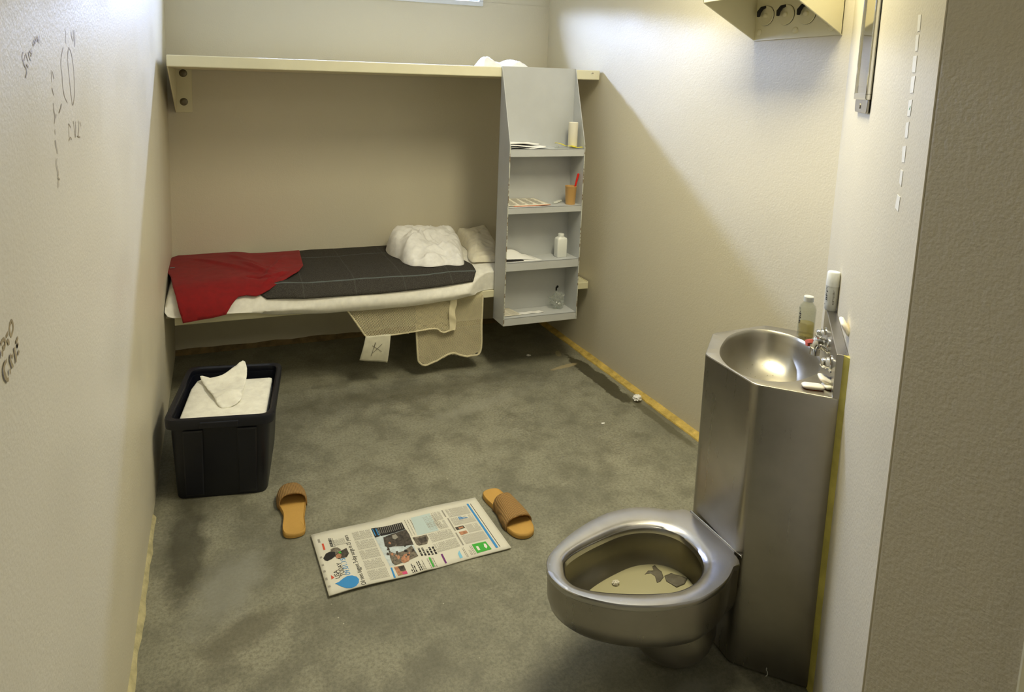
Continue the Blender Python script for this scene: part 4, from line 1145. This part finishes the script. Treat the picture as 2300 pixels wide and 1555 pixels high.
# scratched mark near the cabinet foot
smk = MB(); nrm = (V((PE.x - PB.x, PE.y - PB.y, 0))).normalized(); outn = V((nrm.y, -nrm.x, 0))
def face_pt(u_, v_, lift=.0012): return onp(u_, v_, V((PB.x, PB.y, 0)), outn) + outn * lift
mpts = crop([(672, 1325), (668, 1350), (678, 1362), (680, 1385), (672, 1400), (655, 1412), (645, 1405)], 1560, 1180, 4.1475)
sp_ = [face_pt(*p) for p in mpts]
for a, b in zip(sp_, sp_[1:]):
    d = (b - a).normalized(); sd = outn.cross(d) * .0012; smk.quad(a - sd, b - sd, b + sd, a + sd)
smk.build('paint_drip', M['whitep'], co, smooth=False)
# taps on the backsplash
def tap(w, z, k=1.0):
    q = MB(); q.lathe([(.024 * k, 0), (.024 * k, .003), (.020 * k, .006), (.0175 * k, .007), (.0175 * k, .013), (.0145 * k, .0145), (.0145 * k, .020), (.0125 * k, .024), (.007 * k, .027), (.001, .0275)], wn(w, -.028, z), -NV, 24)
    return q.build('push_button', M['chrome'], co)
TZ = SZ + .055
tap(.095, TZ); tap(.330, TZ + .004, .9)
sq = MB()
b0 = wn(.205, -.028, TZ + .012)
sq.lathe([(.025, 0), (.025, .004), (.020, .008), (.0165, .011), (.016, .02)], b0, -NV, 24)
pth = [b0 - NV * .006, b0 - NV * .016 + V((0, 0, .006)), b0 - NV * .027 + V((0, 0, .004)), b0 - NV * .033 + V((0, 0, -.008)), b0 - NV * .034 + V((0, 0, -.032))]
sq.tube(smooth_poly(pth, 5, False), [.0205] * 6 + [.0200] * 5 + [.0185] * 5 + [.013] * 5, 16)
sq.build('spout', M['chrome'], co)
hb_ = MB(); hb_.box((-.017, -.022, -.003), (.017, .012, .004), Matrix.Translation(b0 - NV * .026 + V((0, 0, .026))) @ Matrix.Rotation(ANG, 4, 'Z') @ Matrix.Rotation(.25, 4, 'X')); hb_.build('spout_hood', M['chrome'], co, bevel=.003, seg=3, smooth=False)
# toilet
TO = [(1.606, -2.538), (1.548, -2.504), (1.495, -2.474), (1.433, -2.457), (1.364, -2.457), (1.293, -2.472), (1.217, -2.499), (1.149, -2.532), (1.096, -2.566), (1.072, -2.594), (1.061, -2.624), (1.063, -2.661), (1.079, -2.701), (1.116, -2.738), (1.172, -2.775), (1.233, -2.801), (1.302, -2.819), (1.379, -2.826), (1.444, -2.815), (1.508, -2.793), (1.558, -2.762), (1.592, -2.736), (1.606, -2.725)]
TI = [(1.118, -2.615), (1.132, -2.592), (1.176, -2.569), (1.257, -2.545), (1.356, -2.527), (1.428, -2.533), (1.481, -2.558), (1.513, -2.598), (1.519, -2.648), (1.507, -2.696), (1.481, -2.732), (1.444, -2.757), (1.404, -2.772), (1.354, -2.777), (1.3, -2.767), (1.232, -2.746), (1.167, -2.721), (1.137, -2.704), (1.112, -2.681), (1.106, -2.648)]
TC = V((1.34, -2.645)); NTo = 128
tor = by_angle(smooth_poly(TO[:1] + TO[1:-1], 5) + [V(TO[-1])], TC, NTo); tir = by_angle(smooth_poly(TI, 5), TC, NTo)
def tout(k, z, shift=0.0, keep=True):
    out = []
    for p in tor:
        q = TC + V((shift, 0)) + (p - TC) * k
        if p.x > 1.58 and keep: q.x = p.x; 
        out.append(V((min(q.x, 1.609), q.y, z)))
    return out
def tin(d, z):
    return [V((p.x + (TC.x - p.x) / (TC - p).length * d, p.y + (TC.y - p.y) / (TC - p).length * d, z)) for p in tir]
def lerp_ring(a, b, t, z): return [V((p.x + (q.x - p.x) * t, p.y + (q.y - p.y) * t, z)) for p, q in zip(a, b)]
O1 = tout(1, 0)
ri = MB()
ri.loft([tout(.982, SEAT - .0175), tout(.994, SEAT - .017), tout(1.0, SEAT - .014), tout(1.0, SEAT - .005), tout(.9975, SEAT - .0015), tout(.991, SEAT), lerp_ring(tor, tir, .30, SEAT + .001), lerp_ring(tor, tir, .68, SEAT - .0015), lerp_ring(tor, tir, .84, SEAT - .0045), lerp_ring(tor, tir, .94, SEAT - .0085), tin(.0, SEAT - .0125), tin(.0015, SEAT - .017), tin(.002, SEAT - .030), tin(-.010, SEAT - .040)], True)
ri.build('seat_rim', M['steelrim'], co, angle=35)
bo_ = MB()
bo_.loft([tout(.985, SEAT - .017), tout(.982, SEAT - .05), tout(.975, SEAT - .085), tout(.955, SEAT - .115, .004), tout(.91, SEAT - .135, .014), tout(.83, SEAT - .155, .03), tout(.70, SEAT - .176, .055), tout(.55, SEAT - .20, .085), tout(.40, SEAT - .215, .105), tout(.12, SEAT - .222, .12)], True, False, True)
bo_.build('bowl_shell', M['steel'], co, angle=35)
def tin_s(k, z, sx=0.0): return [V((TC.x + sx + (p.x - TC.x) * k, TC.y + (p.y - TC.y) * k, z)) for p in tir]
bi = MB()
bi.loft([tin(-.012, SEAT - .038), tin_s(1.04, SEAT - .055), tin_s(1.02, SEAT - .08, .004), tin_s(.94, SEAT - .105, .015), tin_s(.80, SEAT - .13, .035), tin_s(.62, SEAT - .15, .055), tin_s(.4, SEAT - .16, .065), tin_s(.05, SEAT - .163, .07)], True, False, True)
bi_o = bi.build('bowl_inside', steel_mat('dark_bowl_steel', (138, 132, 112), .36, (10, 10, 10)), co, angle=40)  # inside of the bowl has a darker steel tone than the shell
WZ = SEAT - .124
wt = MB(); wt.loft([tin_s(.84, WZ, .028), tin_s(.05, WZ, .06)], True, False, True)
wm = NT('bowl_water'); wm.b.inputs['Base Color'].default_value = lin((172, 166, 132)); wm.b.inputs['Roughness'].default_value = .12; wm.b.inputs['Transmission Weight'].default_value = 0.0; wm.b.inputs['IOR'].default_value = 1.33  # opaque pale colour paints in the lamp's reflection on the water
wt.build('water', wm.m, bi_o, smooth=False)
# trapway under the bowl
tpw = MB(); tcx, tcy = 1.452, -2.660
def tring2(a, b, z): return [V((min(tcx + a * math.cos(2 * PI * i / 48), 1.607), tcy + b * math.sin(2 * PI * i / 48), z)) for i in range(48)]
tpw.loft([tring2(.128, .105, .17), tring2(.128, .105, .11), tring2(.118, .098, .075), tring2(.095, .082, .045), tring2(.06, .055, .028), tring2(.02, .02, .022)], True, True, True)
tpw.build('trapway', M['steel'], co, angle=35)
# flange line where the bowl meets the cabinet
fg = MB(); fg.box((1.603, -2.739, SEAT - .004), (1.608, -2.528, SEAT + .004)); fg.build('weld_seam', M['steelrim'], co, bevel=.002, smooth=False)
# things in the bowl
def flat_scrap(name, px, mat, label, z, lift=.0012):
    pl = [onz(a, b, z) for a, b in crop(px, 1200, 1100, 3.2857)]
    mb = MB(); pts, tris = fill([V((p.x, p.y)) for p in pl], .006)
    mb.add([V((p.x, p.y, z + lift + .0014 * fbm((p.x * 50, p.y * 50, 0)))) for p in pts], tris)
    return tag(mb.build(name, mat, None, solid=.0008, off=1, angle=70), label, 'scrap')
M['wetpaper'] = basic('soaked_grey_paper', (92, 86, 70), .6, vary=.25, vscale=40)
flat_scrap('paper_scrap', [(815, 630), (840, 600), (880, 598), (870, 570), (890, 560), (915, 590), (940, 610), (955, 650), (930, 680), (905, 690), (890, 640), (860, 620), (830, 622)], M['wetpaper'], 'soaked dark paper scrap with a hooked shape in the toilet water', WZ)
flat_scrap('paper_scrap', [(960, 640), (1010, 620), (1080, 640), (1130, 660), (1110, 700), (1050, 725), (1010, 700), (975, 680)], M['wetpaper'], 'soaked dark paper scrap nearest the cabinet in the toilet water', WZ)
c = onz(1200 + 600 / 3.2857, 1100 + 700 / 3.2857, WZ)
crumple('paper_wad', (c.x, c.y, WZ - .002), .009, M['paper2'], 'small pale paper wad at the left of the toilet water', 'scrap', (1.1, .9, .7), 3, 3)

# ------------------------------------------------------------------ things on the sink
def bottle_clear():
    base = wn(.445, -.075, SZ)
    t = thing('clear_bottle', 'clear plastic bottle with a white cap and a little yellow liquid on the sink edge', 'bottle', base)
    R_ = .0245
    b = MB(); b.lathe([(.001, .001), (R_ - .003, .001), (R_, .004), (R_, .098), (R_ - .003, .108), (.013, .120), (.012, .126), (.0108, .126), (.0118, .119), (R_ - .005, .106), (R_ - .0018, .097), (R_ - .0018, .006), (.001, .003)], base, n=32)
    b.build('bottle_body', M['glass'], t)
    l_ = MB(); l_.lathe([(.001, .004), (R_ - .0024, .0065), (R_ - .0024, .052), (.001, .052)], base, n=32); l_.build('liquid', M['liquid'], t)
    c_ = MB(); c_.lathe([(.001, .122), (.0145, .122), (.0145, .137), (.013, .139), (.001, .139)], base, n=28); c_.build('cap', M['softwhite'], t)
    # lettering runs up the left side of the label
    k = MB(); 
    toc = (CAM - base); a0 = math.atan2(toc.y, toc.x) - 1.15
    random.seed(3)
    z = .050
    while z < .102:
        h = random.uniform(.003, .007)
        for j in range(random.randint(1, 3)):
            a1 = a0 + random.uniform(0, .28); w_ = random.uniform(.05, .22)
            P_ = [base + V((math.cos(q) * (R_ + .0004), math.sin(q) * (R_ + .0004), zz)) for q, zz in ((a1, z), (a1 + w_, z), (a1 + w_, z + h * random.uniform(.3, 1)), (a1, z + h))]
            k.quad(*P_)
        z += h + .0012
    k.build('label_print', M['ink'], t, smooth=False)
bottle_clear()
def rollon():
    base = wn(.395, -.0178, BT)
    t = thing('deodorant_bottle', 'white translucent deodorant bottle standing on the steel backsplash', 'bottle', base)
    R_ = .0172
    b = MB(); b.lathe([(.001, .0), (R_ - .003, .0), (R_ - .001, .004), (R_, .02), (R_ + .001, .078), (.001, .078)], base, n=32); b.build('bottle_body', M['softwhite'], t)
    c_ = MB(); c_.lathe([(.001, .078), (R_ + .0015, .078), (R_ + .0015, .088), (R_ + .0005, .119), (R_ - .0015, .122), (.001, .1225)], base, n=32); c_.build('cap', M['whitep'], t)
    toc = (CAM - base); a0 = math.atan2(toc.y, toc.x)
    k = MB(); random.seed(5)
    for (off, z0, z1, lo, hi, m) in ((-1.05, .034, .074, .1, .36, 0), (-1.15, .018, .022, .05, .12, 0), (.12, .022, .068, .1, .3, 1)):
        k.cur = m; z = z0
        while z < z1:
            h = random.uniform(.0015, .004); w_ = random.uniform(lo, hi); q = a0 + off + random.uniform(0, .1)
            P_ = [base + V((math.cos(qq) * (R_ + .0016), math.sin(qq) * (R_ + .0016), zz)) for qq, zz in ((q, z), (q + w_ / 2, z), (q + w_, z), (q + w_, z + h), (q + w_ / 2, z + h), (q, z + h))]
            k.add(P_, [(0, 1, 4, 5), (1, 2, 3, 4)]); z += h + .0014
    k.build('label_print', [M['ink'], M['papergrey']], t, smooth=False)
rollon()
def soap(name, c, sx, sy, sz, rot, label, tilt=0.0, tax=None):
    mb = MB(); rings = []
    Rm = Matrix.Rotation(rot, 4, 'Z')
    if tilt: Rm = Matrix.Rotation(tilt, 4, tax) @ Rm
    def rg(k, z): return [V(c) + Rm @ V((p.x * k, p.y * k, z)) for p in round_poly([(-sx, -sy), (sx, -sy), (sx, sy), (-sx, sy)], min(sx, sy) * .75, 6)]
    mb.loft([rg(.6, 0), rg(.88, sz * .12), rg(1, sz * .4), rg(.98, sz * .7), rg(.85, sz * .95), rg(.5, sz)], True, True, True)
    return tag(mb.build(name, M['soap'], angle=60), label, 'soap')
def deck(u_, v_, z): return onz(u_, v_, z)
c1, c2, c3 = deck(1826, 868, SZ + .006), deck(1853, 850, SZ + .020), deck(1856, 868, SZ + .006)
soap('soap_bar', (c1.x, c1.y, SZ + .0005), .027, .015, .011, ANG - 1.35, 'oval ivory soap bar nearest the edge of the sink deck')
soap('soap_bar', (c3.x + .004, c3.y - .002, SZ + .0005), .017, .013, .011, ANG + .5, 'small ivory soap bar under the square one in the sink corner')
soap('soap_bar', (c2.x, c2.y, SZ + .012), .022, .019, .011, ANG + .2, 'square ivory soap bar tilted on top of the others in the sink corner', .35, V((WV.x, WV.y, 0)))
c4 = onp(1893, 731, wn(0, -.013), NV)
soap('soap_bar', (c4.x, c4.y, c4.z - .006), .021, .036, .013, ANG + PI / 2, 'thin white soap bar leaning against the wall on the backsplash', 1.0, V((WV.x, WV.y, 0)))
rp = MB(); c = pth[2] - NV * .024 + V((0, 0, .002))
rp.box((-.013, -.006, -.009), (.013, .006, .003), Matrix.Translation(c) @ Matrix.Rotation(ANG + .4, 4, 'Z') @ Matrix.Rotation(.5, 4, 'Y'))
rp.box((-.004, -.007, -.016), (.010, .006, -.006), Matrix.Translation(c) @ Matrix.Rotation(ANG + .4, 4, 'Z') @ Matrix.Rotation(.2, 4, 'Y'))
tag(rp.build('red_clip', M['pinkp'], bevel=.0015, smooth=False), 'small pale red plastic clip on the tip of the chrome spout', 'clip')

# ------------------------------------------------------------------ hook shelf on the right wall
HY0, HY1, HZ = -2.232, -1.820, 1.838
HXO, HZO, HZT = 2.106, 1.976, 2.10
hs = thing('hook_shelf', 'cream steel wall shelf with a row of coat hooks, high on the right wall', 'hook shelf', (W, (HY0 + HY1) / 2, HZ))
q = MB(); q.box((W - .006, HY0, HZ), (W - .0005, HY1, HZT)); hbk = q.build('back_plate', M['bunk'], hs, smooth=False)
for y in (HY0, HY1 - .006):
    q = MB(); q.prism([(W - .001, y, HZ), (HXO, y, HZO), (HXO, y, HZT), (W - .001, y, HZT)], (0, .006, 0)); q.build('side_plate', M['bunk'], hs, smooth=False, bevel=.0015)
q = MB(); q.box((HXO, HY0, HZT - .004), (W - .001, HY1, HZT)); q.box((HXO, HY0, HZO), (HXO + .005, HY1, HZT)); q.build('shelf_board', M['bunk'], hs, smooth=False, bevel=.0015)
for y, z in ((-1.880, 1.936), (-1.980, 1.931), (-2.078, 1.926), (-2.176, 1.921)):
    q = MB(); q.lathe([(.001, 0), (.039, 0), (.040, .003), (.038, .006), (.034, .005), (.030, .003), (.010, .003), (.009, .010), (.006, .012), (.001, .012)], (W - .006, y, z), (-1, 0, 0), 28)
    ho = q.build('hook', M['bunk'], hs)
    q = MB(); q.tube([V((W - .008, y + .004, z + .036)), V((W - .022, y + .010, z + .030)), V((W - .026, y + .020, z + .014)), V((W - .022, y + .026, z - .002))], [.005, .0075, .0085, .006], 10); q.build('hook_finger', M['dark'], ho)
    q = MB(); q.lathe([(.0405, 0), (.0405, .0015)], (W - .0062, y, z), (-1, 0, 0), 28); q.build('hook_shadow_disc', M['dark'], ho)  # dark disc stands in for the shade round the hook's rim
for y, z in ((-1.85, 1.872), (-2.03, 1.868), (-2.19, 1.866)):
    q = MB(); q.lathe([(.001, 0), (.013, 0), (.013, .003), (.009, .006), (.001, .007)], (W - .006, y, z), (-1, 0, 0), 18); q.build('screw', M['bunk'], hs)

# ------------------------------------------------------------------ mirror on the diagonal wall
MW0, MW1, MZ0, MZ1 = .120, .415, 1.574, 2.22
mi = thing('mirror', 'tall steel-framed mirror screwed to the diagonal wall above the sink', 'mirror', wn((MW0 + MW1) / 2, 0, MZ0))
def wbox(mb, w0, w1, n0, n1, z0, z1): mb.prism([wn(w0, n0, z0), wn(w1, n0, z0), wn(w1, n1, z0), wn(w0, n1, z0)], (0, 0, z1 - z0))
q = MB()
for a in ((MW0, MW0 + .016, MZ0 + .045, MZ1), (MW1 - .016, MW1, MZ0 + .045, MZ1), (MW0, MW1, MZ1 - .02, MZ1), (MW0, MW1, MZ0 + .035, MZ0 + .055)): wbox(q, a[0], a[1], -.014, -.001, a[2], a[3])
q.build('frame', M['chrome'], mi, bevel=.004, smooth=False)
q = MB(); wbox(q, MW0 + .014, MW1 - .014, -.010, -.002, MZ0 + .05, MZ1 - .015); q.build('glass', M['mirror'], mi, smooth=False)
q = MB(); pl = round_poly([(MW0 + .004, MZ0), (MW1 - .004, MZ0), (MW1 - .002, MZ0 + .042), (MW0 + .002, MZ0 + .042)], .03, 6)
q.prism([wn(p.x, -.009, p.y) for p in pl], NV * .006); fl_ = q.build('bottom_flange', M['steel'], mi, smooth=False, bevel=.0015)
q = MB(); q.lathe([(.001, 0), (.008, 0), (.007, .002), (.001, .002)], wn((MW0 + MW1) / 2, -.009, MZ0 + .018), -NV, 14); q.build('screw', M['bolt'], fl_)

# ------------------------------------------------------------------ strips of tape on the diagonal wall
TP = [[(545, 100), (565, 98), (555, 205), (537, 215)], [(530, 237), (550, 232), (540, 340), (522, 345)], [(512, 378), (537, 373), (525, 485), (502, 488)], [(500, 515), (525, 510), (510, 622), (488, 626)],
      [(482, 672), (505, 670), (490, 778), (470, 780)], [(463, 825), (483, 818), (472, 925), (454, 925)], [(440, 985), (463, 980), (452, 1090), (433, 1088)], [(428, 1140), (442, 1150), (430, 1255), (416, 1225)], [(405, 1305), (423, 1325), (410, 1420), (388, 1395)]]
TL = ['topmost white tape strip on the wall beside the mirror', 'second white tape strip from the top beside the mirror', 'third white tape strip from the top beside the mirror', 'fourth white tape strip down, just above the green-marked one', 'white tape strip with a green pen mark', 'white tape strip just below the green-marked one', 'third white tape strip from the bottom of the column', 'second white tape strip from the bottom of the column', 'lowest white tape strip, cut at a slant']
for i, (qd, lab) in enumerate(zip(TP, TL)):
    pts = [onp(a, b, FO - NV * .0009, NV) for a, b in crop(qd, 1880, 0, 2.99)]
    mb = MB(); mb.prism(pts, NV * .0008)
    o = tag(mb.build('tape_strip', M['tapem'], None, smooth=False), lab, 'tape', 'tape strips on the diagonal wall')
    if i == 4:
        pts = [onp(a, b, FO - NV * .0012, NV) for a, b in crop([(483, 735), (492, 712), (494, 715), (486, 738)], 1880, 0, 2.99)]
        k = MB(); k.quad(*pts); k.build('green_mark', M['green'], o, smooth=False)

# ------------------------------------------------------------------ light
def area(name, loc, rot, sx, sy, e, col):
    l_ = bpy.data.lights.new(name, 'AREA'); l_.shape = 'RECTANGLE'; l_.size = sx; l_.size_y = sy; l_.energy = e; l_.color = col
    o = bpy.data.objects.new(name, l_); COL.objects.link(o); o.location = loc; o.rotation_euler = rot
    return o
lamp = area('cell_ceiling_lamp', (1.66, -2.15, ZC - .03), (0, 0, 0), .35, .9, 28, (1, .915, .64))
lamp.data.spread = math.radians(148)      # added limit on the beam, keeping lamp light off the upper back wall
area('corridor_lamp', (.9, -5.0, ZC - .03), (0, 0, 0), 1.2, .5, 14, (1, .93, .70))
po = area('window_portal', ((WX0 + WX1) / 2, .012, (WZ0 + WZ1) / 2), (-PI / 2, 0, 0), WX1 - WX0, WZ1 - WZ0, 1, (1, 1, 1))
po.data.cycles.is_portal = True
wd_ = bpy.data.worlds.new('sky'); S.world = wd_; wd_.use_nodes = True
nt = wd_.node_tree; bg = nt.nodes['Background']
# overcast sky above a dull skyline about nine degrees high
tcw = nt.nodes.new('ShaderNodeTexCoord'); sp_w = nt.nodes.new('ShaderNodeSeparateXYZ'); rw = nt.nodes.new('ShaderNodeValToRGB')
mm = nt.nodes.new('ShaderNodeMath'); mm.operation = 'MULTIPLY_ADD'; mm.inputs[1].default_value = .5; mm.inputs[2].default_value = .5
nt.links.new(tcw.outputs['Generated'], sp_w.inputs[0]); nt.links.new(sp_w.outputs[2], mm.inputs[0]); nt.links.new(mm.outputs[0], rw.inputs[0])
e_ = rw.color_ramp.elements
e_[0].position, e_[0].color = .45, (1.0, 1.2, 1.7, 1)  # ground glow below the skyline, added to light the ceiling
e_[1].position, e_[1].color = .583, (.53, .64, 1, 1)
for p_, c_ in ((.49, (.0024, .0026, .003, 1)), (.575, (.0024, .0026, .003, 1))):
    q = e_.new(p_); q.color = c_
nt.links.new(rw.outputs[0], bg.inputs['Color']); bg.inputs['Strength'].default_value = 165

S.view_settings.view_transform = 'Standard'; S.view_settings.look = 'None'
S.view_settings.exposure = 0.22; S.view_settings.gamma = 1.0; S.view_settings.use_curve_mapping = False
S.cycles.max_bounces = 10; S.cycles.diffuse_bounces = 5; S.cycles.glossy_bounces = 4; S.cycles.transmission_bounces = 8
S.cycles.caustics_reflective = False; S.cycles.caustics_refractive = False
S.cycles.sample_clamp_indirect = 4.0
